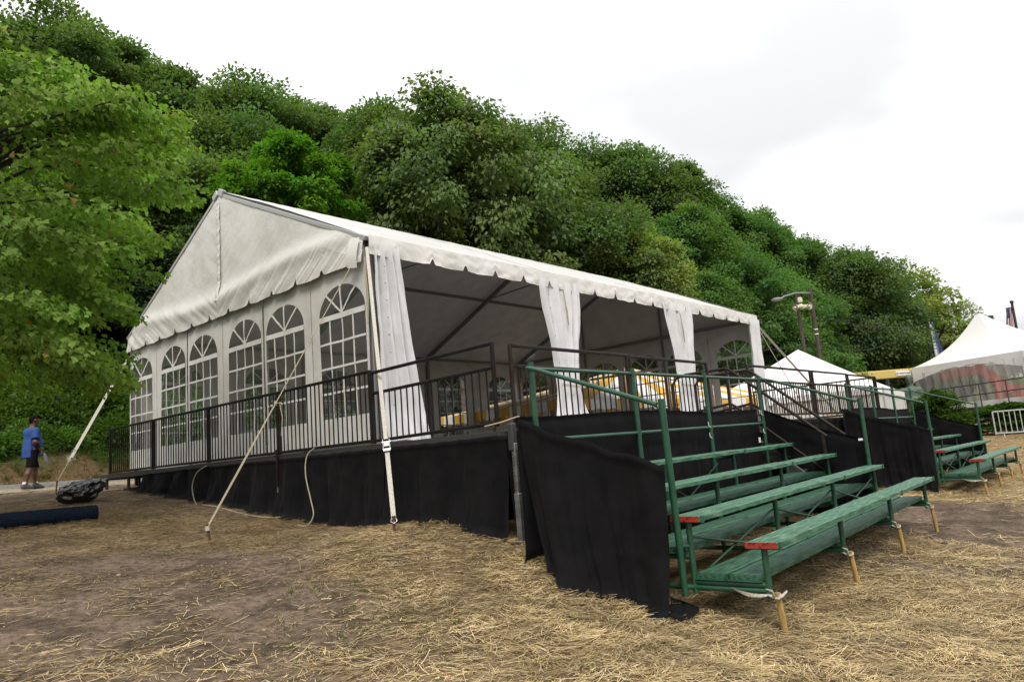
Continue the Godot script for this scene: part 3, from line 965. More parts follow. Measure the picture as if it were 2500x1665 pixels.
func make_bleacher() -> Node3D:
	var t := thing("bleacher", "green four row wooden bleacher nearest the camera, backed by black cloth", "bleacher", Vector3.ZERO, "green bleachers before the platform")
	var x1 := FR * 3
	# seats: a long board and a shorter one whose joint steps 1 cm; brackets show at the ends
	for k in 4:
		var y := SEAT0 + k * RISE - 0.022
		var z := -0.017 - k * RUN
		var cut := FR * 2 + 0.10
		var a := -0.06 if k < 2 else -0.03
		var p0 := plank(t, "seat_board", a, cut, y, z, M.plank, k)
		var p1 := plank(t, "seat_board", cut + 0.02, x1 + 0.07, y - 0.006, z - 0.004, M.plank, k + 4)
		if k < 2:
			var rd := Mb.new()
			rd.box(T(Vector3(-(cut - a) / 2 - 0.0035, 0, 0)), Vector3(0.006, 0.045, 0.238), 0.002)
			part(p0, "painted_end", rd, M.orange).set_meta("label", "orange red painted board end")
		for bx in [a + 0.055, cut + 0.005, x1 + 0.03]:
			var b := Mb.new()
			b.box(T(Vector3(bx, y - 0.004, z + 0.121)), Vector3(0.05, 0.05, 0.008), 0.002)
			b.box(T(Vector3(bx, y - 0.030, z)), Vector3(0.05, 0.008, 0.25), 0.002)
			part(t, "seat_bracket", b, M.green)
	# foot boards: two side by side in front of rows one to three
	for k in 3:
		var y := 0.135 + k * RISE
		for j in 2:
			var z := -0.185 - j * 0.268 - k * RUN
			var cut := FR * 2 + 0.06
			plank(t, "foot_board", -0.01, cut, y, z, M.plank2, 8 + k * 2 + j)
			plank(t, "foot_board", cut + 0.02, x1 + 0.03, y - 0.004, z, M.plank2, 14 + k * 2 + j)
		for q in 4:
			var b := Mb.new()
			b.box(T(Vector3(q * FR - 0.012, y - 0.026, -0.32 - k * RUN)), Vector3(0.045, 0.007, 0.52), 0.002)
			b.box(T(Vector3(q * FR - 0.012, y + 0.0, -0.322 - k * RUN)), Vector3(0.05, 0.05, 0.012), 0.002)
			part(t, "foot_bracket", b, M.green)
	# four frames
	for q in 4:
		var x := q * FR
		for k in 4:
			pipe(t, "frame_leg", [Vector3(x, 0.0, -0.02 - k * RUN), Vector3(x, SEAT0 + k * RISE - 0.046, -0.02 - k * RUN)], 0.024)
		pipe(t, "base_bar", [Vector3(x, 0.045, -0.02), Vector3(x, 0.045, -BW)], 0.022)
		for k in 3:
			pipe(t, "foot_bar", [Vector3(x, 0.085 + k * RISE, -0.02 - k * RUN), Vector3(x, 0.085 + k * RISE, -0.02 - (k + 1) * RUN)], 0.022)
		# back post with its rails' collars
		var bp := pipe(t, "back_post", [Vector3(x, 0.0, -BW), Vector3(x, 1.99, -BW)], 0.028)
		for h in [1.93, 1.27, 0.62]:
			var c := Mb.new()
			c.tube([Vector3(x, h - 0.03, -BW), Vector3(x, h + 0.03, -BW)], 0.034, 10)
			part(bp, "collar", c, M.green)
		pipe(t, "post_strut", [Vector3(x, 0.87, -BW), Vector3(x, 0.87, -0.02 - 3 * RUN)], 0.016)
	for k in 3:
		for q in 2:
			pipe(t, "back_rail", [Vector3(k * FR + 0.028, 1.93 if q == 0 else 1.27, -BW), Vector3((k + 1) * FR - 0.028, 1.93 if q == 0 else 1.27, -BW)], 0.019)
	# end guards: a pipe bends round the back corner and slopes to the end post
	for e in 2:
		var x := -0.10 if e == 0 else x1 + 0.10
		var s := 1.0 if e == 0 else -1.0
		pipe(t, "guard_rail", [Vector3(x + s * 0.10, 1.93, -BW), Vector3(x + s * 0.03, 1.93, -BW + 0.01), Vector3(x - s * 0.005, 1.925, -BW + 0.06), Vector3(x - s * 0.01, 1.90, -BW + 0.14), Vector3(x, 1.46, -0.70)], 0.020)
		pipe(t, "end_post", [Vector3(x + s * 0.03, -0.01, -0.655), Vector3(x, 1.50, -0.655)], 0.027, null, 12)
		pipe(t, "end_strut", [Vector3(x + s * 0.02, 0.06, -0.655), Vector3(x + s * 0.10, 0.045, -0.6)], 0.02)
		pipe(t, "end_strut", [Vector3(x + s * 0.02, 0.36, -0.655), Vector3(x + s * 0.10, 0.35, -0.6)], 0.016)
	# crossed braces between the frames under the second row, and along the back
	for q in 3:
		for d in 2:
			var z := -0.045 - RUN
			var ya := 0.07 if d == 0 else 0.42
			pipe(t, "cross_brace", [Vector3(q * FR + 0.02, ya, z + 0.02 * d), Vector3((q + 1) * FR - 0.02, 0.49 - ya, z + 0.02 * d)], 0.011)
	for d in 2:
		pipe(t, "cross_brace", [Vector3(FR, 0.1 if d == 0 else 0.8, -BW + 0.04 + 0.03 * d), Vector3(FR * 2, 0.8 if d == 0 else 0.1, -BW + 0.04 + 0.03 * d)], 0.011)
	return t

var b1 := Transform3D()
var b2 := Transform3D()

func bleachers() -> void:
	b1 = Transform3D(Basis(Vector3.UP, 0.0418) * Basis(Vector3.BACK, 0.0121), Vector3(-1.2554, -1.4953, 6.2245))
	b2 = Transform3D(Basis(Vector3.UP, 0.0378), Vector3(8.680, -1.431, 5.828))
	var t := make_bleacher()
	t.transform = b1
	var c = t.duplicate()
	c.name = numbered("bleacher")
	add_child(c, true)
	c.transform = b2
	c.set_meta("label", "green four row bleacher farther along, beside the grey barricade and straw")
	# stakes driven by the front legs, with cloth ties
	var where := ["under the near end of the nearest bleacher", "second from the near end of the nearest bleacher", "third from the near end of the nearest bleacher", "at the far end of the nearest bleacher"]
	var where2 := ["under the orange board end of the farther bleacher", "second along the farther bleacher", "third along the farther bleacher", "at the outer end of the farther bleacher"]
	for k in 8:
		var xf := b1 if k < 4 else b2
		var q := k % 4
		var top: Vector3 = xf * Vector3(q * FR + 0.012, 0.035, 0.028)
		var g := gp(top.x + 0.02, top.z + 0.02, -0.03)
		var b := Mb.new()
		b.tube([g - top * 0 - Vector3(0, 0.1, 0), g.lerp(top, 0.5), top], [0.023, 0.022, 0.021], 9)
		var st := solo("wooden_stake", b, M.stake, "pale wooden stake " + (where[q] if k < 4 else where2[q]), "stake", "wooden stakes by the bleacher legs")
		var cb := Mb.new()
		var leg: Vector3 = xf * Vector3(q * FR, 0.03, -0.02)
		var c0 := (top + leg) * 0.5 + Vector3(0, -0.02, 0)
		var ring := []
		for a in 13:
			var an := TAU * a / 12.0
			ring.append(c0 + Vector3(cos(an) * 0.038, 0.012 * sin(an * 2.0), sin(an) * 0.048))
		cb.tube(ring, 0.008, 6)
		cb.tube([c0 + Vector3(-0.04, 0, 0.02), c0 + Vector3(-0.09, 0.05, 0.03), c0 + Vector3(-0.12, 0.07, 0.0)], [0.011, 0.009, 0.003], 6)
		if q == 0:
			cb.tube([c0 + Vector3(-0.07, -0.005, 0.06), c0 + Vector3(0.0, 0.0, 0.058), c0 + Vector3(0.11, 0.012, 0.05)], [0.006, 0.012, 0.009], 7)
		solo("cloth_tie", cb, M.webbing, "off-white cloth strip knotted round the stake " + (where[q] if k < 4 else where2[q]), "tie", "cloth ties on the stakes")
	# the loose cloth strip along the near base bar
	for k in 2:
		var xf := b1 if k == 0 else b2
		var m := Mb.new()
		m.grid(20, 2, func(u: float, v: float):
			var z := lerpf(-0.30, 0.0, u)
			return xf * Vector3(-0.02 - 0.03 * sin(PI * u), 0.06 - 0.02 * sin(PI * u) - 0.035 * u - 0.03 * (v - 0.5) * sin(PI * (0.15 + 0.8 * u)), z + 0.02 * (v - 0.5)))
		solo("cloth_strip", m, M.webbing, ["flat off-white cloth strip slack along the nearest bleacher's base bar", "flat off-white cloth strip slack along the farther bleacher's base bar"][k], "cloth strip", "cloth strips on the base bars")

# ---------------------------------------------------------------- black cloth
# hangs from the line top(u), out is the direction it faces, ends on the ground
func hang(called: String, label: String, top: Callable, out: Callable, s: int, freq: float, amp: float, flare: float, short: Callable, group: String, tuck := Vector3.ZERO) -> void:
	var nz := noise(80 + s, 0.9, 3)
	var m := Mb.new()
	var len: float = (top.call(1.0) - top.call(0.0)).length()
	var nu := clampi(int(len * 45), 60, 170)
	m.grid(nu, 40, func(u: float, v: float):
		var p: Vector3 = top.call(u)
		var o: Vector3 = out.call(u)
		var x := u * len
		var w := 0.25 + 0.75 * v
		var fold := sin(x * freq + 2.2 * nz.get_noise_2d(x * 0.7, v * 0.5)) * 0.6 + nz.get_noise_2d(x * 3.0, v * 0.4 + 3.0) * 0.9
		fold += 0.35 * nz.get_noise_2d(x * 7.0, v * 0.6 + 11.0)
		var off := 0.02 + amp * w * fold + flare * v * v
		if v < 0.06:
			off += 0.018 * sin(PI * v / 0.06) + 0.006 * nz.get_noise_2d(x * 25.0, 1.0)
		var q := p + o * off + tuck * v * v * (1.0 - u)
		var g := gh(q.x, q.z) + 0.012
		var low: float = g + short.call(u)
		var y := lerpf(p.y, low, v)
		if v > 0.93:
			q += o * (v - 0.93) * 1.1 * (0.5 + nz.get_noise_2d(x * 2.0, 20.0))
			y = maxf(y, gh(q.x, q.z) + 0.012)
		return Vector3(q.x, y + 0.01 * nz.get_noise_2d(x * 4.0, 40.0) * (1.0 - v), q.z))
	solo(called, m, M.drape, label, "drape", group)

func drapes() -> void:
	var g := "black cloth skirts round the platform and bleachers"
	var none := func(_u: float): return 0.0
	var west := func(_u: float): return Vector3(-1, 0, 0)
	var seg := [[-5.75, -2.95, "black skirt cloth at the walkway's low end, trailing towards the bin bag"], [-2.98, -0.15, "black skirt cloth behind the guy rope stake"], [-0.18, 1.55, "black skirt cloth with the curved pale rope hanging over it"], [1.50, 3.49, "black skirt cloth between the white strap and the perforated leg"]]
	for k in 4:
		var a: float = seg[k][0]
		var b: float = seg[k][1]
		hang("black_skirt", seg[k][2], func(u: float): return Vector3(-1.0 + 0.005 * (k % 2) - (0.0 if k else 0.0), -0.135 + (0.0 if k else -0.02 * (1.0 - u)), lerpf(a, b, u) - (0.35 * 0.0)), west, k, 9.0, 0.085, 0.08, none, g)
	hang("black_skirt", "black skirt cloth across the platform front behind the nearest bleacher", func(u: float): return Vector3(lerpf(-1.03, 3.9, u), -0.10, 3.50), func(_u: float): return Vector3(0, 0, 1), 5, 12.0, 0.05, 0.06, none, g)
	hang("black_skirt", "black skirt cloth under the railing between the two bleachers", func(u: float): return Vector3(lerpf(5.0, 11.9, u), -0.10, 3.50), func(_u: float): return Vector3(0, 0, 1), 6, 16.0, 0.04, 0.06, none, g)
	for k in 2:
		var xf := b1 if k == 0 else b2
		var who: String = ["the nearest bleacher", "the farther bleacher"][k]
		var bk: Vector3 = xf.basis * Vector3(0, 0, 1)
		var lf: Vector3 = xf.basis * Vector3(-1, 0, 0)
		hang("bleacher_back_cloth", "black cloth stretched behind " + who + "'s back posts", func(u: float): return xf * Vector3(lerpf(-0.16, FR * 3 + 0.05, u), 1.49 + 0.035 * sin(u * 5.0) * sin(PI * u), -BW - 0.075 - 0.02 * sin(u * PI * 3.0)), func(_u: float): return bk * -1.0, 7 + k, 5.0, 0.03, 0.0, none, g)
		hang("bleacher_side_cloth", "black cloth hung down the open end of " + who + ", trailing on the straw" if k == 0 else "black cloth hung on the near end of " + who, func(u: float): return xf * Vector3(-0.165 - 0.01 * sin(u * 7.0), lerpf(1.47, 0.985, u) + 0.012 * sin(u * 17.0) - 0.02 * sin(PI * u), lerpf(-BW - 0.05, -0.64, u)), func(_u: float): return lf, 9 + k, 6.0, 0.10, 0.10 if k == 0 else 0.03, func(u: float): return (0.03 * smooth(0.35, 0.0, u) if k == 0 else 0.02), g, bk * (0.28 if k == 0 else 0.1))
		hang("bleacher_side_cloth", "black cloth sloping along the stairs side of the nearest bleacher" if k == 0 else "black cloth sloping down the outer end of the farther bleacher", func(u: float): return xf * Vector3(FR * 3 + 0.165, lerpf(1.49, 0.92, u) - 0.05 * sin(PI * u), lerpf(-BW - 0.06, -0.64, u)), func(_u: float): return lf * -1.0, 11 + k, 6.0, 0.045, 0.0, none, g)
	# the corner of cloth that lies on the straw by the end post
	var nz := noise(95, 3.0, 3)
	var m := Mb.new()
	m.grid(24, 14, func(u: float, v: float):
		var p: Vector3 = b1 * Vector3(-0.36 + 0.40 * u - 0.03 * v, 0, lerpf(-0.80, -0.55, v) + 0.05 * sin(u * 3.0) - 0.06 * u * u)
		return Vector3(p.x, gh(p.x, p.z) + 0.052 + 0.06 * maxf(0.0, 0.3 + nz.get_noise_2d(u * 1.2, v * 1.2)) * sin(PI * clampf(u * 0.9 + 0.1, 0, 1)) * sin(PI * v), p.z))
	solo("cloth_corner", m, M.drape, "crumpled corner of black cloth lying on straw by the green end post", "drape", g)
	# white tags and clips
	for q in [[b1 * Vector3(FR * 3 + 0.09, 0.93, -0.72), "small white paper tag pinned near the sloping cloth's lower end", Vector3(0.004, 0.03, 0.06)], [b1 * Vector3(FR * 3 - 0.12, 1.03, -BW - 0.04), "small cream card tied beside the last back post", Vector3(0.07, 0.075, 0.004)]]:
		var b := Mb.new()
		b.box(Transform3D(Basis(Vector3.UP, 0.04), q[0]), q[2], 0.001)
		solo("paper_tag", b, M.white, q[1], "tag", "paper tags on the bleacher cloth")
	for q in [[2, 1.30, "the third green back post, just above the mid rail"], [2, 1.16, "the third green back post, just under the mid rail"], [3, 1.42, "the last back post, near the cloth's top"], [3, 1.15, "the last back post, just under the mid rail"], [3, 0.62, "the last back post, low by the top seat"]]:
		var b := Mb.new()
		var p: Vector3 = b1 * Vector3(q[0] * FR - 0.05, q[1], -BW + 0.012)
		b.tube([p + Vector3(-0.015, 0.04, 0), p + Vector3(-0.02, -0.01, 0.005), p + Vector3(0.02, -0.03, 0.01)], [0.004, 0.006, 0.005], 5)
		solo("zip_tie", b, M.white, "white cable tie on %s" % q[2], "cable tie", "white cable ties on the back posts")

# ---------------------------------------------------------------- guys, ropes, stakes
func ribbon(m: Mb, a: Vector3, b: Vector3, w: float, side: Vector3, th := 0.004) -> void:
	var d := (b - a).normalized()
	var x := (side - d * side.dot(d)).normalized()
	m.box(Transform3D(Basis(d, x, d.cross(x)), (a + b) * 0.5), Vector3((b - a).length(), w, th))

func iron_stake(p: Vector3, hgt: float, lean: Vector3, label: String) -> void:
	var b := Mb.new()
	b.tube([p + Vector3(0, -0.12, 0), p + Vector3(0, hgt * 0.5, 0) + lean * 0.5, p + Vector3(0, hgt, 0) + lean], [0.014, 0.015, 0.016], 8)
	b.tube([p + Vector3(0, hgt - 0.006, 0) + lean, p + Vector3(0, hgt + 0.008, 0) + lean], 0.021, 8)
	solo("iron_stake", b, M.rust, label, "stake", "rusty iron tent stakes")

func cord(label: String, pts: Array, r: float, called := "rope_end") -> void:
	var cv := Curve3D.new()
	for q in pts.size():
		var tn: Vector3 = (pts[mini(q + 1, pts.size() - 1)] - pts[maxi(q - 1, 0)]) * 0.17
		cv.add_point(pts[q], -tn, tn)
	var b := Mb.new()
	b.tube(Array(cv.tessellate(4, 3)), r, 6)
	solo(called, b, M.rope, label, "rope", "loose pale ropes round the platform")

func ropes() -> void:
	# ratchet strap from the near corner
	var p := gp(-1.64, 2.42)
	iron_stake(p, 0.17, Vector3(0.0, 0, 0), "rusty iron stake that holds the white ratchet strap")
	var t := thing("ratchet_strap", "taut white webbing strap with ratchet from tent corner down to stake", "strap", Vector3.ZERO, "webbing guys at the tent corners")
	var a := Vector3(-0.06, 2.88, 0.09)
	var e := p + Vector3(0.0, 0.145, 0.0)
	var side := Vector3(0.75, 0, 0.66)
	var m := Mb.new()
	ribbon(m, a, a.lerp(e, 0.775), 0.047, side)
	part(t, "webbing", m, M.webbing)
	var m2 := Mb.new()
	ribbon(m2, a.lerp(e, 0.815), e, 0.050, side)
	part(t, "webbing", m2, M.webbing)
	var d := (e - a).normalized()
	var x := (side - d * side.dot(d)).normalized()
	var bs := Basis(d, x, d.cross(x))
	var r := Mb.new()
	var c := a.lerp(e, 0.795)
	for s in [-1, 1]:
		r.box(Transform3D(bs, c + x * 0.037 * s), Vector3(0.17, 0.006, 0.035), 0.001)
	r.tube([c - x * 0.05 - d * 0.05, c + x * 0.05 - d * 0.05], 0.014, 8)
	r.tube([c - x * 0.045 + d * 0.05, c + x * 0.045 + d * 0.05], 0.01, 8)
	r.tube([c - x * 0.04 + d * 0.085 + bs.z * 0.02, c + x * 0.04 + d * 0.085 + bs.z * 0.02], 0.011, 8)
	r.box(Transform3D(bs, c - d * 0.012 + bs.z * 0.015), Vector3(0.07, 0.06, 0.012), 0.003)
	part(t, "ratchet", r, M.steel)
	var hk := Mb.new()
	hk.tube([e + x * 0.028, e + x * 0.03 + d * 0.03, e + d * 0.05, e - x * 0.03 + d * 0.03, e - x * 0.028], 0.005, 6)
	part(t, "hook", hk, M.steel)
	# doubled guy rope from the gable corner
	var q := gp(-2.55, 0.22)
	iron_stake(q, 0.20, Vector3(-0.03, 0, 0.0), "rusty iron stake where the doubled guy rope is knotted")
	var g := thing("guy_rope", "doubled pale guy rope slanting across the gable windows to its stake", "rope", Vector3.ZERO, "loose pale ropes round the platform")
	var top := Vector3(-0.10, 2.70, -0.22)
	var kn := top.lerp(q + Vector3(-0.03, 0.17, 0), 0.60)
	var b := Mb.new()
	b.tube([top, kn], 0.0075, 6)
	part(g, "single_line", b, M.rope)
	for s in 2:
		var b3 := Mb.new()
		var o := Vector3(0.0, 0.02, 0.055) * (-0.5 if s == 0 else 0.5)
		b3.tube([kn + o * 0.3, kn.lerp(q + Vector3(-0.03, 0.17, 0), 0.5) + o, q + Vector3(-0.03, 0.17, 0) + o * 0.8], 0.0075, 6)
		part(g, "double_line", b3, M.rope)
	var kb := Mb.new()
	kb.ball(kn, Vector3(0.022, 0.035, 0.022), 8, 6)
	kb.tube([kn, kn + Vector3(0, 0.0, 0.12), kn + Vector3(0.01, -0.03, 0.15)], 0.008, 6)
	kb.tube([kn + Vector3(0, 0, 0.1), kn + Vector3(0.0, -0.2, 0.16), kn + Vector3(0.0, -0.42, 0.12)], 0.006, 5)
	part(g, "knot", kb, M.rope)
	var kw := Mb.new()
	kw.tube([q + Vector3(-0.028, 0.135, 0), q + Vector3(-0.029, 0.185, 0)], 0.028, 9)
	part(g, "stake_wrap", kw, M.webbing)
	# far end strap, with a clear ribbon near its stake
	var f := gp(-1.76, -8.13)
	iron_stake(f, 0.24, Vector3(0.02, 0, 0), "rusty iron stake at the road end, by the bin bag")
	var t2 := thing("webbing_guy", "pale webbing guy from the gable's road side corner to the ground", "strap", Vector3.ZERO, "webbing guys at the tent corners")
	var a2 := Vector3(-0.05, 2.62, -W + 0.05)
	var e2 := f + Vector3(0.01, 0.2, 0)
	var m3 := Mb.new()
	ribbon(m3, a2, a2.lerp(e2, 0.82), 0.06, Vector3(0.9, 0, 0.4))
	part(t2, "webbing", m3, M.webbing)
	var m4 := Mb.new()
	m4.tube([a2.lerp(e2, 0.82), e2], 0.009, 5)
	part(t2, "tail_line", m4, M.rope)
	var m5 := Mb.new()
	var pc := a2.lerp(e2, 0.76)
	m5.grid(6, 6, func(u: float, v: float): return pc + Vector3(-0.16 * u, -0.24 * v - 0.08 * u + 0.05 * sin(u * 5), 0.04 * sin(v * 7 + u * 4)))
	part(t2, "plastic_streamer", m5, M.milky)
	# far corner strap and thin line
	var h := gp(16.3, 1.9)
	iron_stake(h, 0.2, Vector3.ZERO, "rusty iron stake past the far corner, behind the railing")
	var t3 := thing("webbing_guy", "pale webbing guy from the far front corner, before the white pyramid tent", "strap", Vector3.ZERO, "webbing guys at the tent corners")
	var a3 := Vector3(L + 0.04, 2.82, 0.05)
	var m6 := Mb.new()
	ribbon(m6, a3, h + Vector3(0, 0.18, 0), 0.06, Vector3(0.3, 0, 0.9))
	part(t3, "webbing", m6, M.webbing)
	var m7 := Mb.new()
	m7.tube([a3 + Vector3(0, -0.06, 0), Vector3(14.9, gh(14.9, 1.2) + 0.2, 1.2)], 0.012, 5)
	part(t3, "thin_line", m7, M.rope)
	# rope ends hanging over the skirts and along their hem
	var gx := func(x: float, z: float): return gp(x, z, 0.015)
	cord("curved pale rope looping from the walkway edge down the first skirt cloth", [Vector3(-1.03, -0.12, -3.12), Vector3(-1.10, -0.22, -3.32), Vector3(-1.13, -0.42, -3.42), Vector3(-1.16, -0.62, -3.30), gx.call(-1.22, -3.12), gx.call(-1.32, -2.85)], 0.0085)
	cord("curved pale rope hanging in an S over the skirt cloth by the big window", [Vector3(-1.0, -0.02, 0.05), Vector3(-1.06, -0.13, -0.1), Vector3(-1.12, -0.38, -0.06), Vector3(-1.17, -0.72, 0.13), Vector3(-1.20, -0.90, 0.22), gx.call(-1.26, 0.16), gx.call(-1.30, 0.0)], 0.0085)
	cord("pale rope lying along the skirt hem behind the guy rope stake", [gx.call(-1.30, -2.7), gx.call(-1.33, -2.2), gx.call(-1.27, -1.6), gx.call(-1.31, -1.1), gx.call(-1.24, -0.75), gx.call(-1.2, -0.6)], 0.0085)
	cord("pale rope coiled round the legs at the walkway's low end", [gx.call(-1.2, -8.1), gx.call(-1.0, -7.9), gx.call(-1.15, -7.3), gx.call(-0.95, -6.9), gx.call(-1.15, -6.4), gx.call(-1.2, -5.9)], 0.0085)
	cord("short pale rope end resting on the walkway corner above the perforated leg", [Vector3(-1.1, -0.03, 3.30), Vector3(-1.0, 0.0, 3.45), Vector3(-0.9, 0.03, 3.5), Vector3(-0.8, 0.05, 3.52)], 0.0085)

# ---------------------------------------------------------------- small things on the ground
func small_things() -> void:
	# bin bag
	var nz := noise(101, 1.5, 3)
	var nz2 := noise(102, 6.0, 3, FastNoiseLite.TYPE_SIMPLEX)
	var c := gp(-2.37, -4.70)
	var t := thing("bin_bag", "full shiny black bin bag lying on bare earth near the carpet roll", "rubbish bag", c)
	var m := Mb.new()
	m.grid(56, 36, func(u: float, v: float):
		var d := Vector3(sin(PI * v) * cos(TAU * u), cos(PI * v), sin(PI * v) * sin(TAU * u))
		var an := atan2(d.y, d.z)
		var r := 1.0 + 0.24 * nz.get_noise_3dv(d) + 0.05 * (absf(nz2.get_noise_3dv(d * 0.3)) - 0.2) + 0.035 * sin(an * 9.0 + d.x * 3.0 + 4.0 * nz.get_noise_3dv(d * 0.6)) * smooth(-0.6, 0.7, d.x)
		var p := d * r * Vector3(0.33, 0.19, 0.22)
		p.y = maxf(p.y + 0.15 + 0.09 * smooth(0.0, 0.3, p.x), 0.0)
		return p)
	part(t, "sack", m, M.bag)
	var k := Mb.new()
	k.grid(10, 6, func(u: float, v: float): return Vector3(0.24 + 0.14 * v, 0.30 + 0.05 * v + 0.02 * sin(u * 12.0) * v, -0.03 + (0.03 + 0.07 * v) * (u - 0.5) * 2.0))
	k.tube([Vector3(0.2, 0.26, -0.03), Vector3(0.26, 0.31, -0.03)], [0.06, 0.03], 9)
	part(t, "tied_neck", k, M.bag)
	# carpet roll: a spiral of dark blue carpet
	var a := gp(-5.6, -2.34, 0.10)
	var e := gp(-2.90, -2.38, 0.10)
	var cr := thing("carpet_roll", "rolled dark navy carpet lying on straw, one end out of frame", "carpet", e)
	var ax := (a - e).normalized()
	var sd := ax.cross(Vector3.UP).normalized()
	var up := sd.cross(ax)
	var rm := Mb.new()
	var ln := (a - e).length()
	rm.grid(24, 30, func(u: float, v: float):
		var an := TAU * u
		var r := 0.108 + 0.003 * nz.get_noise_2d(v * 4.0, u * 2.0) + (0.01 * u)
		return ax * ln * v + sd * cos(an) * r + up * sin(an) * r * 0.97)
	part(cr, "outer_wrap", rm, M.carpet)
	var sp := Mb.new()
	sp.grid(150, 1, func(u: float, v: float):
		var an := TAU * u * 5.0
		var r := lerpf(0.012, 0.105, u)
		return ax * (0.02 * (1.0 - u) + 0.35 * v) + sd * cos(an) * r + up * sin(an) * r)
	part(cr, "inner_spiral", sp, M.carpet)
	# boards under the skirts
	for q in [[-1.16, 0.95, 0.28, 0.5, 0.25, "thin tan plywood offcut under the skirt cloth beside the strap stake"], [-1.12, 1.95, 0.26, 0.55, -0.35, "warped tan plywood offcut lying between the strap and the perforated leg"], [-0.93, 3.45, 0.34, 0.42, 0.1, "reddish plywood pad beneath the perforated leg"]]:
		var b := Mb.new()
		var p := gp(q[0], q[1], 0.008)
		b.box(Transform3D(Basis(Vector3.UP, q[4]) * Basis(Vector3.RIGHT, 0.05), p), Vector3(q[2], 0.014, q[3]), 0.002)
		solo("plywood_pad", b, M.ply, q[5], "board", "plywood pads on the ground")

# ---------------------------------------------------------------- far tents, poles, flags and the rest beyond the tent
func hip_tent(t: Node3D, roofname: String, c: Vector3, hx: float, hz: float, eave: float, peak: float, turn: float, mats: Array, stripes: int, val: float) -> void:
	var bs := Basis(Vector3.UP, turn)
	var cn := [Vector3(-hx, eave, -hz), Vector3(hx, eave, -hz), Vector3(hx, eave, hz), Vector3(-hx, eave, hz)]
	var top := Vector3(0, peak, 0)
	for s in 4:
		var A: Vector3 = cn[s]
		var B: Vector3 = cn[(s + 1) % 4]
		for k in stripes:
			var m := Mb.new()
			var u0 := float(k) / stripes
			var u1 := float(k + 1) / stripes
			m.grid(6, 14, func(u: float, v: float):
				var p := A.lerp(B, lerpf(u0, u1, u))
				var q := p.lerp(top, v)
				q.y -= 0.10 * sin(PI * v) * (eave + 1.0) * 0.3
				return bs * q)
			part(t, roofname, m, mats[k % mats.size()], T(c))
			var vm := Mb.new()
			vm.grid(24, 3, func(u: float, v: float):
				var p := A.lerp(B, lerpf(u0, u1, u))
				var o := Vector3(p.x, 0, p.z).normalized() * (0.02 + 0.01 * sin(u * 20.0) * v)
				return bs * (p + o - Vector3(0, v * (val - 0.06 * absf(sin(u * (stripes if stripes > 1 else 1) * 0.0 + u * PI * (2.0 if stripes > 1 else 10.0)))), 0)))
			part(t, "canopy_valance", vm, mats[k % mats.size()], T(c))
	for q in cn:
		rod(t, "tent_pole", bs * q + c, bs * Vector3(q.x, -0.2, q.z) + Vector3(c.x, minf(c.y, -1.4), c.z), 0.06, M.alubright)

func flag(label: String, base: Vector3, top: Vector3, size: Vector2, tex: ImageTexture, called: String, furl: float, way := 1.0) -> void:
	var t := thing("flagpole", label, "flag", base, "flags on poles by the far tents")
	var d := top - base
	var p := Mb.new()
	p.tube([Vector3.ZERO, d], [0.13, 0.09], 9)
	part(t, "pole", p, M.darkmetal)
	var b := Mb.new()
	b.ball(d + Vector3(0, 0.1, 0), Vector3(0.14, 0.14, 0.14), 10, 8)
	part(t, "finial", b, M.darkmetal)
	var m := SurfaceTool.new()
	m.begin(Mesh.PRIMITIVE_TRIANGLES)
	var n := 16
	# the cloth hangs limp in folds beside the pole
	for j in n + 1:
		for k in n + 1:
			var u := float(k) / n
			var v := float(j) / n
			m.set_uv(Vector2(u, v))
			m.set_normal(Vector3(0, 0, 1))
			var droop := u * size.x * (1.0 - furl)
			m.add_vertex(Vector3(-0.15 * u, -0.25 - v * size.y - 0.9 * u * furl * size.x * 0.5, way * ((0.08 + droop * (0.6 + 0.4 * v)) + 0.06 * sin(u * 11.0 + v * 2.0))) + Vector3(0.10 * sin(u * 13.0 + v), 0, 0) + d)
	for j in n:
		for k in n:
			var q := j * (n + 1) + k
			for ix in [q, q + 1, q + n + 2, q, q + n + 2, q + n + 1]: m.add_index(ix)
	m.generate_normals()
	var mm := mat(Color(1, 1, 1), 0.7, {"back": Color(0.6, 0.6, 0.6)})
	mm.albedo_texture = tex
	part(t, called, m.commit(), mm)

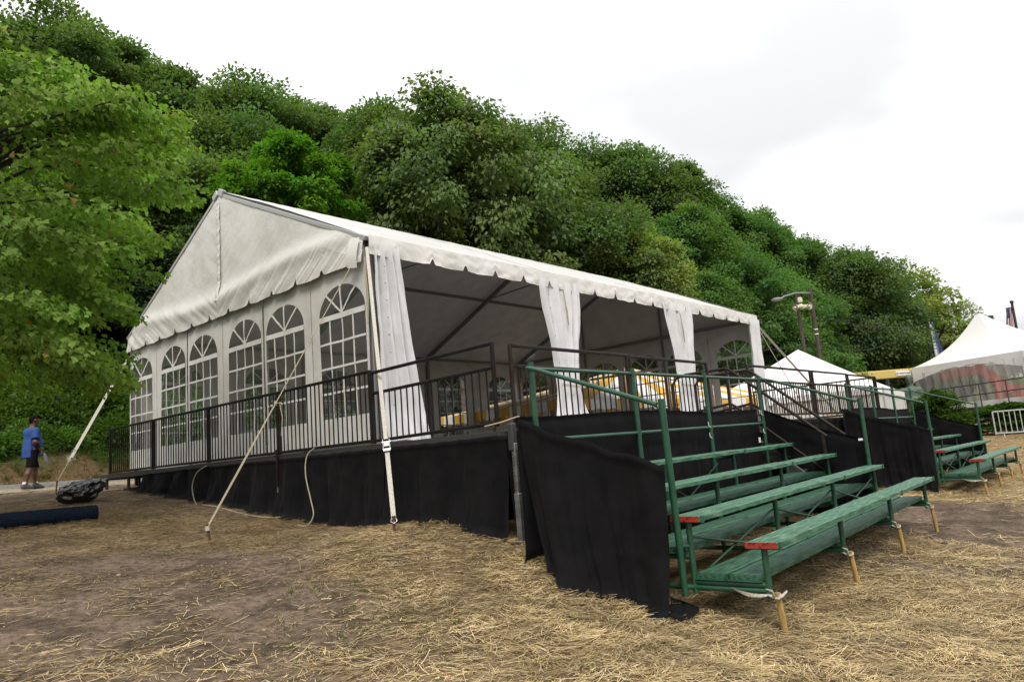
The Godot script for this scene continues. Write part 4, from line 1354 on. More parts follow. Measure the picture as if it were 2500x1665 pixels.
func far_things() -> void:
	# white pyramid tent
	var t := thing("pyramid_tent", "plain white pyramid marquee just past the platform's far railing", "tent")
	hip_tent(t, "canopy", Vector3(27.4, 0, -4.0), 3.7, 3.7, 1.2, 3.5, 0.15, [M.white], 1, 0.28)
	for s in [[Vector3(-3.65, 0, 3.65), Vector3(3.65, 0, 3.65)], [Vector3(-3.65, 0, -3.65), Vector3(-3.65, 0, 3.65)]]:
		var m := Mb.new()
		m.grid(60, 4, func(u: float, v: float):
			var p: Vector3 = s[0].lerp(s[1], u)
			return Basis(Vector3.UP, 0.15) * (p * (1.0 + 0.006 * sin(u * 90.0))) + Vector3(27.4, lerpf(1.15, -1.4, v), -4.0))
		part(t, "side_wall", m, M.wallcloth)
	# striped canopy behind the far gable
	var st := thing("striped_canopy", "yellow and white striped canopy seen through the far gable windows", "tent")
	hip_tent(st, "canopy_stripe", Vector3(18.46, 0, -7.66), 7.39, 3.20, 1.22, 2.85, -0.086, [M.yellow, M.white], 11, 0.35)
	var st2 := thing("striped_canopy", "yellow and white striped canopy lower down, behind the railed platform", "tent")
	hip_tent(st2, "canopy_stripe", Vector3(16.9, 0, -9.6), 2.2, 2.2, 0.95, 2.25, 0.3, [M.white, M.yellow], 5, 0.35)
	# cream stall walls behind the far railing
	for k in 3:
		var b := Mb.new()
		b.box(T(Vector3(19.2 + k * 1.7, -0.45, 0.1 - k * 0.25)), Vector3(1.5, 1.5, 0.5), 0.02)
		var w := solo("stall_counter", b, [M.cream, M.stone, M.cream][k], ["cream boxed stall counter nearest the platform's far railing", "brownish stall counter between two cream ones behind the railing", "cream boxed stall counter beside the white pyramid tent"][k], "stall", "stall counters behind the far railing")
	# high peak tent with clear walls
	var hp := thing("peak_tent", "high peaked white marquee with clear plastic walls on a raised deck", "tent")
	var A := Vector3(48.07, 3.40, -4.25)
	var B := Vector3(43.99, 3.36, 2.58)
	var D := B + Vector3(6.8, 0, 4.3)
	var F := A + Vector3(6.8, 0, 4.3)
	var ctr := (A + D) * 0.5
	var top := Vector3(48.6, 6.55, -0.05)
	var cn := [A, B, D, F]
	for s in 4:
		var a: Vector3 = cn[s]
		var b: Vector3 = cn[(s + 1) % 4]
		var m := Mb.new()
		m.grid(30, 24, func(u: float, v: float):
			var p := a.lerp(b, u)
			var q := p.lerp(top, v)
			q.y = lerpf(p.y, top.y, 0.42 * v + 0.58 * pow(v, 2.6))
			return q)
		part(hp, "canopy", m, M.white)
		var vm := Mb.new()
		vm.grid(40, 6, func(u: float, v: float):
			var p := a.lerp(b, u)
			return p + (p - ctr).normalized() * (0.03 + 0.02 * sin(u * 40.0 + v)) * Vector3(1, 0, 1) - Vector3(0, v * (0.95 - 0.62 * sin(PI * u)), 0))
		part(hp, "canopy_valance", vm, M.white)
		if s < 2:
			var wn := noise(130 + s, 2.2, 3)
			var wm := Mb.new()
			wm.grid(120, 10, func(u: float, v: float):
				var p := a.lerp(b, u) * Vector3(1, 0, 1) + Vector3(0, lerpf(3.0, 0.75, v), 0)
				return p + (p - ctr).normalized() * Vector3(1, 0, 1) * (0.05 * wn.get_noise_2d(u * 26.0, v * 0.6) + 0.03 * sin(u * 70.0)))
			part(hp, "clear_wall", wm, M.milky)
			var hm := Mb.new()
			hm.grid(60, 2, func(u: float, v: float):
				var p := a.lerp(b, u) * Vector3(1, 0, 1) + Vector3(0, lerpf(0.75, 0.42, v), 0)
				return p + (p - ctr).normalized() * Vector3(1, 0, 1) * (0.04 + 0.03 * sin(u * 33.0)))
			part(hp, "wall_hem", hm, M.vinyl)
	for q in cn:
		var lt := Mb.new()
		for z in [-0.15, 0.15]:
			lt.bar(q + Vector3(z, 0, z), Vector3(q.x + z, 0.4, q.z + z), 0.05, 0.05)
		for k in 9:
			lt.bar(Vector3(q.x + (0.15 if k & 1 else -0.15), 0.5 + k * 0.3, q.z + (0.15 if k & 1 else -0.15)), Vector3(q.x - (0.15 if k & 1 else -0.15), 0.8 + k * 0.3, q.z - (0.15 if k & 1 else -0.15)), 0.03, 0.03)
		part(hp, "lattice_post", lt, M.alubright)
	var dk := thing("tent_deck", "dark raised deck on posts under the high peaked marquee", "platform")
	var dm := Mb.new()
	var e0 := A + (A - ctr) * 0.12 + (A - B).normalized() * 1.0
	var e1 := B + (B - ctr) * 0.12 + (B - A).normalized() * 5.0
	for s in 1:
		var nrm := (e1 - e0).cross(Vector3.UP).normalized()
		dm.box(Transform3D(Basis((e1 - e0).normalized() * Vector3(1, 0, 1), Vector3.UP, nrm), Vector3((e0.x + e1.x) / 2, 0.28, (e0.z + e1.z) / 2) - nrm * (-4.0 if nrm.x > 0 else 4.0)), Vector3((e1 - e0).length(), 0.22, 8.0), 0.02)
	part(dk, "deck_slab", dm, M.darkmetal)
	for k in 7:
		var p := e0.lerp(e1, k / 6.0)
		rod(dk, "deck_post", Vector3(p.x + 0.3, 0.2, p.z), Vector3(p.x + 0.3, -1.8, p.z), 0.14, M.darkmetal)
		if k < 6:
			var p2 := e0.lerp(e1, (k + 1) / 6.0)
			rod(dk, "deck_brace", Vector3(p.x + 0.3, 0.1, p.z), Vector3(p2.x + 0.3, -1.5, p2.z), 0.05, M.alubright)
	# its ramp rail: dark pipe rails
	var rr := thing("pipe_railing", "thin dark pipe railing in front of the clear walled marquee", "railing")
	var r0 := Vector3(44.4, 0, -2.6)
	var r1 := Vector3(40.4, 0, 4.6)
	for h in [1.62, 1.02]:
		rod(rr, "rail", r0 + Vector3(0, h, 0), r1 + Vector3(0, h + 0.12, 0), 0.06, M.darkmetal)
	for k in 6:
		var p := r0.lerp(r1, k / 5.0)
		rod(rr, "post", p + Vector3(0, -1.0, 0), p + Vector3(0, 1.62 + 0.024 * k, 0), 0.06, M.darkmetal)
	# orange shapes behind the clear wall: a boom lift folded up
	var om := mat(lin(0.80, 0.12, 0.05), 0.5)
	var bo := thing("boom_lift", "orange folded boom lift blurred behind the marquee's clear plastic", "machine")
	rod(bo, "upper_boom", Vector3(48.0, 2.6, -2.5), Vector3(46.5, 2.7, 0.1), 0.6, om)
	rod(bo, "lower_boom", Vector3(46.5, 2.6, 0.0), Vector3(45.4, 1.0, 1.5), 0.6, om)
	var bb := Mb.new()
	bb.box(T(Vector3(45.9, 1.05, 1.3)), Vector3(1.0, 0.9, 1.4), 0.1)
	part(bo, "chassis", bb, om)
	for z in [0.9, 1.9]:
		var wh := Mb.new()
		wh.tube([Vector3(45.6, 0.7, z), Vector3(45.9, 0.7, z)], 0.28, 14)
		part(bo, "wheel", wh, M.hole)
	# yellow beam with a white name plate
	var yb := thing("yellow_gantry", "pale yellow beam across the trees carrying a white sign plate", "gantry")
	var g0 := Vector3(42.72, 2.96, -7.05)
	var g1 := Vector3(49.66, 3.18, -3.80)
	rod(yb, "beam", g0, g1, 0.58, M.yellowbeam, 0.3)
	for k in 3:
		rod(yb, "gantry_post", g0.lerp(g1, 0.15 + 0.35 * k), g0.lerp(g1, 0.15 + 0.35 * k) * Vector3(1, 0, 1) + Vector3(0, -1.5, 0), 0.25, M.darkmetal)
	var gd := (g1 - g0).normalized()
	var gn := gd.cross(Vector3.UP).normalized()
	if gn.x > 0: gn = -gn
	var pc := g0.lerp(g1, 0.68) + gn * 0.19
	var sp := Mb.new()
	sp.box(Transform3D(Basis(gd, gn.cross(gd) if gn.cross(gd).y > 0 else gd.cross(gn), gn), pc), Vector3(1.35, 0.31, 0.04), 0.005)
	var spn := part(yb, "sign_plate", sp, M.white)
	var tm := TextMesh.new()
	tm.text = "United Rentals"
	tm.font = SystemFont.new()
	tm.font.font_names = PackedStringArray(["Droid Sans"])
	tm.font_size = 22
	tm.pixel_size = 0.0075
	tm.depth = 0.01
	var yy := Vector3.UP
	part(spn, "sign_lettering", tm, M.darkmetal, Transform3D(Basis(gd, yy, gd.cross(yy)), pc + gn * 0.03 + gd * 0.10))
	var ring := Mb.new()
	var rp := []
	for a in 17: rp.append(pc + gn * 0.035 - gd * 0.58 + gd * cos(TAU * a / 16.0) * 0.065 + Vector3.UP * sin(TAU * a / 16.0) * 0.065)
	ring.tube(rp, 0.014, 5)
	part(spn, "sign_emblem", ring, M.darkmetal)
	# lamp post with horn speakers
	var lp := thing("lamp_post", "brown wooden pole with horn speakers, shorter of the two beside the pyramid tent", "lamp post", Vector3(28.96, gh(30, -6), -4.26))
	var pt := Vector3(28.38, 6.19, -4.08) - lp.position
	var pm := Mb.new()
	pm.tube([Vector3.ZERO, pt], [0.10, 0.085], 10)
	part(lp, "pole", pm, M.pole)
	var hc := Vector3(28.18, 5.60, -3.83) - lp.position
	for s in 2:
		var hm := Mb.new()
		var dir := Vector3(-0.85, -0.25, -0.45) if s == 0 else Vector3(-0.35, -0.15, 0.9)
		dir = dir.normalized()
		var o := hc + (Vector3(-0.18, 0, -0.03) if s == 0 else Vector3(-0.1, -0.05, 0.2))
		hm.tube([o, o + dir * 0.12, o + dir * 0.2, o + dir * 0.27], [0.055, 0.07, 0.13, 0.17], 14, false)
		hm.tube([o - dir * 0.14, o + dir * 0.02], [0.085, 0.09], 12)
		hm.tube([o + dir * 0.2, o + dir * 0.34], [0.08, 0.05], 10)
		part(lp, "horn_speaker", hm, M.hornwhite)
	var jb := Mb.new()
	jb.box(T(hc + Vector3(-0.1, 0.3, 0.0)), Vector3(0.2, 0.24, 0.18), 0.03)
	part(lp, "junction_box", jb, M.hornwhite)
	var p2 := thing("utility_pole", "taller bare brown wooden pole carrying a long lamp arm", "pole", Vector3(30.56, gh(30, -6), -4.13))
	var q2 := Vector3(29.80, 6.71, -3.89) - p2.position
	var p2m := Mb.new()
	p2m.tube([Vector3.ZERO, q2], [0.11, 0.09], 10)
	part(p2, "pole", p2m, M.pole)
	var arm := Mb.new()
	var hd := Vector3(28.05, 6.12, -4.77) - p2.position
	arm.tube([q2 + Vector3(0, -0.25, 0), q2.lerp(hd, 0.5) + Vector3(0, 0.02, 0), q2.lerp(hd, 0.85) + Vector3(0, 0.06, 0), hd], 0.038, 7)
	part(p2, "lamp_arm", arm, M.greymetal)
	var lh := Mb.new()
	lh.ball(hd + Vector3(-0.1, 0, -0.1), Vector3(0.22, 0.09, 0.30), 12, 8)
	part(p2, "lamp_head", lh, M.greymetal)
	for k in 2:
		var bd := Mb.new()
		var f := 0.70 + k * 0.03
		bd.tube([q2 * f, q2 * (f + 0.006)], 0.10, 10)
		part(p2, "pole_band", bd, M.white)
	# leaning power pole with floodlights
	var pp := thing("floodlight_pole", "leaning dark pole with floodlights beyond the high peaked marquee", "pole", Vector3(65.5, -1.3, -2.6))
	var p3 := Vector3(62.03, 9.3, -3.75) - pp.position
	var ppm := Mb.new()
	ppm.tube([Vector3.ZERO, p3], [0.2, 0.17], 10)
	part(pp, "pole", ppm, M.pole)
	for q in [[Vector3(62.6, 6.9, -4.6), Vector3(0.5, 0.6, 0.9)], [Vector3(62.8, 7.6, -1.6), Vector3(0.5, 0.5, 0.7)]]:
		var b := Mb.new()
		b.box(Transform3D(Basis(Vector3.UP, 0.3), q[0] - pp.position), q[1], 0.05)
		part(pp, "floodlight", b, M.greymetal if q[0].z < -3 else M.darkmetal)
		rod(pp, "bracket", q[0] - pp.position, Vector3(62.9, q[0].y - 0.5, -3.3) - pp.position, 0.1, M.greymetal)
	rod(pp, "lamp_arm", Vector3(62.7, 6.7, -3.5) - pp.position, Vector3(60.9, 6.85, -6.2) - pp.position, 0.12, M.greymetal)
	# flags
	var im := Image.create(64, 64, false, Image.FORMAT_RGB8)
	im.fill(Color(0.9, 0.91, 0.95))
	im.fill_rect(Rect2i(46, 0, 18, 64), Color(0.16, 0.2, 0.42))
	for k in 8: im.fill_rect(Rect2i(12 + (k * 7) % 9, 8 + k * 6, 12, 2), Color(0.5, 0.55, 0.75))
	flag("limp white and navy banner flag left of the high peaked marquee's roof".replace("left of", "beside"), Vector3(55.6, -1.3, -4.9), Vector3(55.04, 7.45, -4.37), Vector2(0.75, 2.6), ImageTexture.create_from_image(im), "banner_cloth", 0.1)
	var im2 := Image.create(64, 64, false, Image.FORMAT_RGB8)
	im2.fill(Color(0.13, 0.18, 0.36))
	im2.fill_rect(Rect2i(10, 26, 22, 8), Color(0.7, 0.75, 0.85))
	flag("limp dark blue flag half hidden by the peaked roof", Vector3(60.2, -1.3, -4.0), Vector3(59.6, 6.6, -3.6), Vector2(0.7, 2.2), ImageTexture.create_from_image(im2), "banner_cloth", 0.1)
	var us := Image.create(130, 78, false, Image.FORMAT_RGB8)
	for k in 13: us.fill_rect(Rect2i(0, k * 6, 130, 6), Color(0.62, 0.12, 0.17) if k % 2 == 0 else Color(0.86, 0.86, 0.88))
	us.fill_rect(Rect2i(0, 0, 52, 42), Color(0.12, 0.14, 0.33))
	for j in 9:
		for k in (6 if j % 2 == 0 else 5):
			us.fill_rect(Rect2i(3 + k * 8 + (0 if j % 2 == 0 else 4), 2 + j * 4, 2, 2), Color(0.9, 0.9, 0.92))
	us.rotate_90(CLOCKWISE)
	flag("limp striped red, white and blue flag above the peaked marquee", Vector3(60.8, -1.3, 0.35), Vector3(59.33, 8.1, 0.58), Vector2(0.7, 2.0), ImageTexture.create_from_image(us), "flag_cloth", 0.1, -1.0)
	# wires
	var wi := 0
	for q in [[Vector3(30.00, 5.36, -3.99), Vector3(62.1, 8.2, -3.8), 0.8, "thin dark overhead wire between the tall pole and the leaning pole"], [Vector3(30.28, 3.94, -4.01), Vector3(58.0, 8.0, -6.0), 1.2, "sagging overhead cable lower on the tall pole"], [Vector3(30.28, 3.94, -4.01), Vector3(20.0, 4.9, -14.0), 0.5, "overhead cable running from the tall pole into the trees"], [Vector3(-8.0, 6.5, -15.0), Vector3(24, 5.6, -13.5), 0.6, "thin wire through the trees behind the gable"]]:
		var pts := []
		for k in 17:
			var u := k / 16.0
			pts.append(q[0].lerp(q[1], u) - Vector3(0, q[2] * 4.0 * u * (1.0 - u), 0))
		var m := Mb.new()
		m.tube(pts, 0.022 if wi < 3 else 0.012, 5)
		solo("overhead_wire", m, M.hole, q[3], "wire", "overhead wires")
		wi += 1
	# post sticking up behind the roof ridge
	var vp := Mb.new()
	vp.tube([Vector3(13.2, -0.8, -11.8), Vector3(13.2, 6.15, -11.8)], 0.11, 10)
	vp.tube([Vector3(13.2, 6.15, -11.8), Vector3(13.2, 6.22, -11.8)], 0.13, 10)
	solo("ridge_post", vp, M.pole, "grey wooden post whose top shows above the tent roof", "post")
	# barricades
	for k in 2:
		var b := thing("crowd_barricade", ["grey metal crowd barricade standing on straw beyond the farther bleacher", "grey metal crowd barricade at the picture's edge, hooked to another"][k], "barricade", Vector3(31.6, gh(31.6, 2.6) - 0.02, 2.5) + Vector3(0.15, 0, 1.05) * k * 2.05, "grey crowd barricades")
		b.rotation.y = -PI / 2 + 0.14
		var lw := 2.0
		for s in [[Vector3(0, 0.15, 0), Vector3(0, 1.15, 0)], [Vector3(lw, 0.15, 0), Vector3(lw, 1.15, 0)], [Vector3(0, 1.15, 0), Vector3(lw, 1.15, 0)], [Vector3(0, 0.2, 0), Vector3(lw, 0.2, 0)]]:
			rod(b, "frame_tube", s[0], s[1], 0.055, M.alubright)
		for q in 9:
			rod(b, "bar", Vector3(lw * (q + 1) / 10.0, 0.2, 0), Vector3(lw * (q + 1) / 10.0, 1.15, 0), 0.035, M.alubright)
		for q in [0.3, 1.7]:
			rod(b, "foot", Vector3(q, 0.03, -0.35), Vector3(q, 0.03, 0.35), 0.05, M.alubright)
			rod(b, "foot_stem", Vector3(q, 0.0, 0), Vector3(q, 0.2, 0), 0.04, M.alubright)
	# low stone wall by the bush
	var sw := thing("stone_wall", "low brown stone wall under the clear walled marquee's deck", "wall")
	var wr := RandomNumberGenerator.new()
	wr.seed = 21
	for r in 4:
		for k in 9:
			var b := Mb.new()
			b.box(Transform3D(Basis(Vector3.UP, wr.randf_range(-0.08, 0.08)), Vector3(36.6 + k * 0.12, -1.35 + r * 0.33, 0.3 + k * 0.52 + (r % 2) * 0.25)), Vector3(0.4, 0.3 * wr.randf_range(0.85, 1.0), 0.48 * wr.randf_range(0.8, 1.0)), 0.05)
			part(sw, "stone", b, M.stone)

# ---------------------------------------------------------------- figures: a smooth union of tapered capsules meshed as surface nets
func field(bones: Array, k: float, p: Vector3) -> float:
	var s := 0.0
	var best := 1e9
	for b in bones:
		var a: Vector3 = b[0]
		var d: Vector3 = b[1] - a
		var t := clampf((p - a).dot(d) / maxf(d.length_squared(), 1e-9), 0.0, 1.0)
		var q := (p - a - d * t)
		if b.size() > 4: q /= b[4]
		var v: float = q.length() - lerpf(b[2], b[3], t)
		best = minf(best, v)
		if v < k * 4.0: s += exp(-v / k)
	return -k * log(s) if s > 1e-9 else best

func nets(m: Mb, bones: Array, k: float, cell: float, cut = null) -> void:
	var lo := Vector3(1e9, 1e9, 1e9)
	var hi := -lo
	for b in bones:
		for e in 2:
			var r: float = b[2 + e] * 1.25 + cell * 2.0
			lo = lo.min(b[e] - Vector3(r, r, r))
			hi = hi.max(b[e] + Vector3(r, r, r))
	var n := Vector3i(((hi - lo) / cell).ceil()) + Vector3i.ONE
	var f := PackedFloat32Array()
	f.resize(n.x * n.y * n.z)
	for z in n.z:
		for y in n.y:
			for x in n.x:
				var p := lo + Vector3(x, y, z) * cell
				var v := field(bones, k, p)
				if cut != null: v = maxf(v, cut.call(p))
				f[(z * n.y + y) * n.x + x] = v
	var id := {}
	var st := [1, n.x, n.x * n.y]
	for z in n.z - 1:
		for y in n.y - 1:
			for x in n.x - 1:
				var o := (z * n.y + y) * n.x + x
				var neg := 0
				for q in 8:
					if f[o + (q & 1) + ((q >> 1) & 1) * st[1] + (q >> 2) * st[2]] < 0.0: neg += 1
				if neg == 0 or neg == 8: continue
				var s := Vector3.ZERO
				var c := 0
				for q in 8:
					for a in 3:
						if q & (1 << a): continue
						var fa := f[o + (q & 1) + ((q >> 1) & 1) * st[1] + (q >> 2) * st[2]]
						var q2 := q | (1 << a)
						var fb := f[o + (q2 & 1) + ((q2 >> 1) & 1) * st[1] + (q2 >> 2) * st[2]]
						if (fa < 0.0) != (fb < 0.0):
							var t := fa / (fa - fb)
							var pa := Vector3(q & 1, (q >> 1) & 1, q >> 2)
							pa[a] += t
							s += pa
							c += 1
				id[o] = m.v.size()
				var pos := lo + (Vector3(x, y, z) + s / c) * cell
				var g := Vector3(f[o + 1] - f[o], f[o + st[1]] - f[o], f[o + st[2]] - f[o])
				m.v.append(pos)
				m.n.append(g.normalized())
				m.c.append(m.col)
	for z in range(1, n.z - 1):
		for y in range(1, n.y - 1):
			for x in range(1, n.x - 1):
				var o := (z * n.y + y) * n.x + x
				for a in 3:
					var fa := f[o]
					var fb := f[o + st[a]]
					if (fa < 0.0) == (fb < 0.0): continue
					var u: int = st[(a + 1) % 3]
					var w: int = st[(a + 2) % 3]
					var q0: int = id.get(o - u - w, -1)
					var q1: int = id.get(o - w, -1)
					var q2: int = id.get(o, -1)
					var q3: int = id.get(o - u, -1)
					if q0 < 0 or q1 < 0 or q2 < 0 or q3 < 0: continue
					if fa < 0.0:
						m.i.append_array(PackedInt32Array([q0, q2, q1, q0, q3, q2]))
					else:
						m.i.append_array(PackedInt32Array([q0, q1, q2, q0, q2, q3]))

func people() -> void:
	var foot := Vector3(-0.9, path_y(-13.15) + 0.012, -13.15)
	var t := thing("person", "person in blue T-shirt and black shorts walking along the path, holding a grey cloth", "person", foot)
	t.rotation.y = 0.18
	t.scale = Vector3.ONE * 1.02
	var skin := mat(lin(0.095, 0.045, 0.028), 0.5)
	var hair := mat(lin(0.008, 0.007, 0.006), 0.95, {"spec": 0.15})
	var blue := mat(lin(0.015, 0.058, 0.235), 0.8)
	var shorts := mat(lin(0.009, 0.009, 0.010), 0.9, {"spec": 0.15})
	var sleeve := mat(lin(0.009, 0.012, 0.026), 0.8, {"spec": 0.2})
	var shoe := mat(lin(0.075, 0.08, 0.09), 0.6)
	var sR := Vector3(-0.03, 1.43, 0.20)
	var eR := Vector3(-0.06, 1.14, 0.26)
	var wR := Vector3(0.10, 0.93, 0.25)
	var sL := Vector3(0.0, 1.43, -0.20)
	var eL := Vector3(0.03, 1.13, -0.26)
	var wL := Vector3(0.20, 1.0, -0.22)
	var hR := Vector3(-0.01, 0.92, 0.10)
	var kR := Vector3(-0.08, 0.50, 0.11)
	var aR := Vector3(-0.20, 0.10, 0.11)
	var hL := Vector3(-0.01, 0.92, -0.10)
	var kL := Vector3(0.12, 0.50, -0.10)
	var aL := Vector3(0.15, 0.10, -0.10)
	var torso := [[Vector3(-0.03, 0.95, 0), Vector3(0.03, 1.12, 0), 0.155, 0.165, Vector3(1, 1, 1.12)], [Vector3(0.03, 1.12, 0), Vector3(-0.02, 1.36, 0), 0.165, 0.155, Vector3(0.95, 1, 1.2)], [Vector3(-0.03, 1.42, -0.14), Vector3(-0.03, 1.42, 0.14), 0.085, 0.085]]
	var legs := [[hR, kR, 0.105, 0.068], [kR, kR.lerp(aR, 0.35) + Vector3(-0.02, 0, 0), 0.062, 0.062], [kR.lerp(aR, 0.35) + Vector3(-0.02, 0, 0), aR, 0.060, 0.042], [hL, kL, 0.105, 0.068], [kL, kL.lerp(aL, 0.35) + Vector3(-0.02, 0, 0), 0.062, 0.062], [kL.lerp(aL, 0.35) + Vector3(-0.02, 0, 0), aL, 0.060, 0.042], [aR, aR + Vector3(0.12, -0.05, 0), 0.042, 0.04], [aL, aL + Vector3(0.12, -0.05, 0), 0.042, 0.04]]
	var arms := [[sR, eR, 0.058, 0.048], [eR, wR, 0.046, 0.032], [sL, eL, 0.058, 0.048], [eL, wL, 0.046, 0.032]]
	var body := Mb.new()
	nets(body, torso + legs + arms + [[Vector3(-0.02, 1.46, 0), Vector3(0.02, 1.60, 0), 0.062, 0.055]], 0.02, 0.022)
	# head with brow, nose, lips, jaw and ears on a finer grid
	var hc := Vector3(0.035, 1.685, 0)
	nets(body, [[hc + Vector3(-0.03, 0.03, 0), hc + Vector3(0.02, 0.03, 0), 0.088, 0.082], [hc + Vector3(0.035, -0.03, 0), hc + Vector3(0.05, -0.085, 0), 0.058, 0.034], [hc + Vector3(0.093, 0.012, 0), hc + Vector3(0.112, -0.022, 0), 0.010, 0.017], [hc + Vector3(0.084, 0.03, -0.03), hc + Vector3(0.084, 0.03, 0.03), 0.016, 0.016], [hc + Vector3(0.088, -0.052, -0.016), hc + Vector3(0.088, -0.052, 0.016), 0.013, 0.013], [hc + Vector3(-0.012, -0.015, 0.086), hc + Vector3(-0.016, 0.02, 0.09), 0.012, 0.016], [hc + Vector3(-0.012, -0.015, -0.086), hc + Vector3(-0.016, 0.02, -0.09), 0.012, 0.016], [hc + Vector3(-0.02, -0.05, 0), Vector3(0.0, 1.55, 0), 0.06, 0.056]], 0.008, 0.009)
	# hands: palm, four fingers and a thumb, half closed
	for s in 2:
		var w: Vector3 = wR if s == 0 else wL
		var d: Vector3 = (w - (eR if s == 0 else eL)).normalized()
		var side := Vector3(0, 0, 1)
		var pal := (Vector3(0, -1, 0) + d * 0.7).normalized()
		var across := pal.cross(side).normalized()
		var hb := [[w, w + pal * 0.075, 0.03, 0.034, Vector3(1, 1, 0.75)]]
		for q in 4:
			var o := w + pal * 0.085 + across * (-0.030 + 0.020 * q)
			var ln: float = [0.030, 0.036, 0.034, 0.026][q]
			var m1 := o + pal * ln
			var m2 := m1 + (pal * 0.5 - side * 0.8 * (1.0 if s == 0 else -1.0)) * ln * 0.8
			hb.append([o, m1, 0.0095, 0.009])
			hb.append([m1, m2, 0.009, 0.008])
		var tb := w + pal * 0.02 - across * 0.032
		hb.append([tb, tb - across * 0.022 + pal * 0.035, 0.012, 0.010])
		hb.append([tb - across * 0.022 + pal * 0.035, tb - across * 0.012 + pal * 0.066, 0.010, 0.009])
		nets(body, hb, 0.004, 0.007)
	part(t, "body", body, skin)
	var hm := Mb.new()
	nets(hm, [[hc + Vector3(-0.035, 0.045, 0), hc + Vector3(0.012, 0.055, 0), 0.09, 0.084], [hc + Vector3(-0.06, 0.0, 0), hc + Vector3(-0.06, -0.03, 0), 0.062, 0.05]], 0.01, 0.011, func(p: Vector3): return (p.x - hc.x) * 0.8 - (p.y - hc.y) * 0.45 - 0.018)
	part(t, "hair", hm, hair)
	var grow := func(src: Array, by: float) -> Array:
		return src.map(func(b): return [b[0], b[1], b[2] + by, b[3] + by] + ([b[4]] if b.size() > 4 else []))
	var sm := Mb.new()
	var upR := sR.lerp(eR, 0.72)
	var upL := sL.lerp(eL, 0.72)
	nets(sm, grow.call(torso, 0.022) + [[sR, upR, 0.082, 0.088], [sL, upL, 0.082, 0.088], [Vector3(0.0, 1.1, 0), Vector3(-0.02, 0.76, 0), 0.19, 0.20, Vector3(0.98, 1, 1.1)]], 0.02, 0.02, func(p: Vector3):
		var armcut := -1.0
		if absf(p.z) > 0.205: armcut = maxf((p - upR).dot((eR - sR).normalized()), -1.0) if p.z > 0 else (p - upL).dot((eL - sL).normalized())
		return maxf(maxf(0.775 - p.y + 0.02 * sin(p.x * 14.0), p.y - 1.505), armcut))
	part(t, "t_shirt", sm, blue)
	var st := Mb.new()
	nets(st, [[hR + Vector3(0, 0.02, 0), kR, 0.125, 0.105], [hL + Vector3(0, 0.02, 0), kL, 0.125, 0.105], [Vector3(-0.02, 0.95, -0.06), Vector3(-0.02, 0.95, 0.06), 0.14, 0.14]], 0.02, 0.021, func(p: Vector3): return maxf(0.53 - p.y, p.y - 0.96))
	part(t, "shorts", st, shorts)
	for s in 2:
		var cm := Mb.new()
		var a0: Vector3 = (sR if s == 0 else sL)
		var e0: Vector3 = (eR if s == 0 else eL)
		var w0: Vector3 = (wR if s == 0 else wL)
		cm.tube([a0.lerp(e0, 0.55), a0.lerp(e0, 0.85), e0, e0.lerp(w0, 0.2), e0.lerp(w0, 0.62)], [0.060, 0.056, 0.055, 0.052, 0.043], 12)
		part(t, "arm_sleeve", cm, sleeve)
		var an: Vector3 = aR if s == 0 else aL
		var fm := Mb.new()
		nets(fm, [[an + Vector3(-0.035, -0.045, 0), an + Vector3(0.06, -0.05, 0), 0.052, 0.05], [an + Vector3(0.06, -0.055, 0), an + Vector3(0.175, -0.068, 0), 0.047, 0.036], [an + Vector3(-0.03, 0.0, 0), an, 0.05, 0.05]], 0.014, 0.013, func(p: Vector3): return maxf(0.0 - p.y, p.y - an.y - 0.02))
		part(t, "shoe", fm, shoe)
		var sk := Mb.new()
		sk.tube([an + Vector3(0.0, 0.0, 0), an + Vector3(0.004, 0.075, 0)], [0.052, 0.05], 12)
		part(t, "sock", sk, M.white)
	var cl := Mb.new()
	var nz := noise(141, 9.0, 3)
	cl.grid(10, 16, func(u: float, v: float):
		var an := TAU * u
		var r := 0.016 + 0.032 * sin(PI * clampf(v * 0.9, 0, 1)) + 0.02 * nz.get_noise_2d(u, v * 3.0)
		return Vector3(r * cos(an) + 0.09 * v, -0.30 * v, r * 0.6 * sin(an)))
	var cloth := solo("grey_cloth", cl, mat(lin(0.16, 0.165, 0.165), 0.8), "crumpled light grey cloth hanging from the walking person's hand", "cloth")
	cloth.position = t.transform * (wR + Vector3(0.05, -0.07, 0.035))
	cloth.rotation.y = 0.18
	# bronze statue beyond the hedge
	var b := thing("bronze_statue", "green bronze statue of a standing figure, arms folded, above the clipped bush", "statue", Vector3(33.3, -0.2, -1.0))
	b.rotation.y = PI * 1.05
	var fig := Mb.new()
	var fb := [[Vector3(0, 0.2, 0), Vector3(0, 0.9, 0), 0.32, 0.34, Vector3(0.8, 1, 1.15)], [Vector3(0, 0.9, 0), Vector3(0, 1.35, 0), 0.34, 0.30, Vector3(0.8, 1, 1.25)], [Vector3(0, 1.5, -0.32), Vector3(0, 1.5, 0.32), 0.17, 0.17], [Vector3(0, 1.6, 0), Vector3(0.02, 1.85, 0), 0.12, 0.11], [Vector3(0.0, 2.05, 0), Vector3(0.04, 2.14, 0), 0.17, 0.165], [Vector3(0.08, 1.98, 0), Vector3(0.12, 1.90, 0), 0.1, 0.07], [Vector3(0.20, 2.06, 0), Vector3(0.23, 2.0, 0), 0.02, 0.035]]
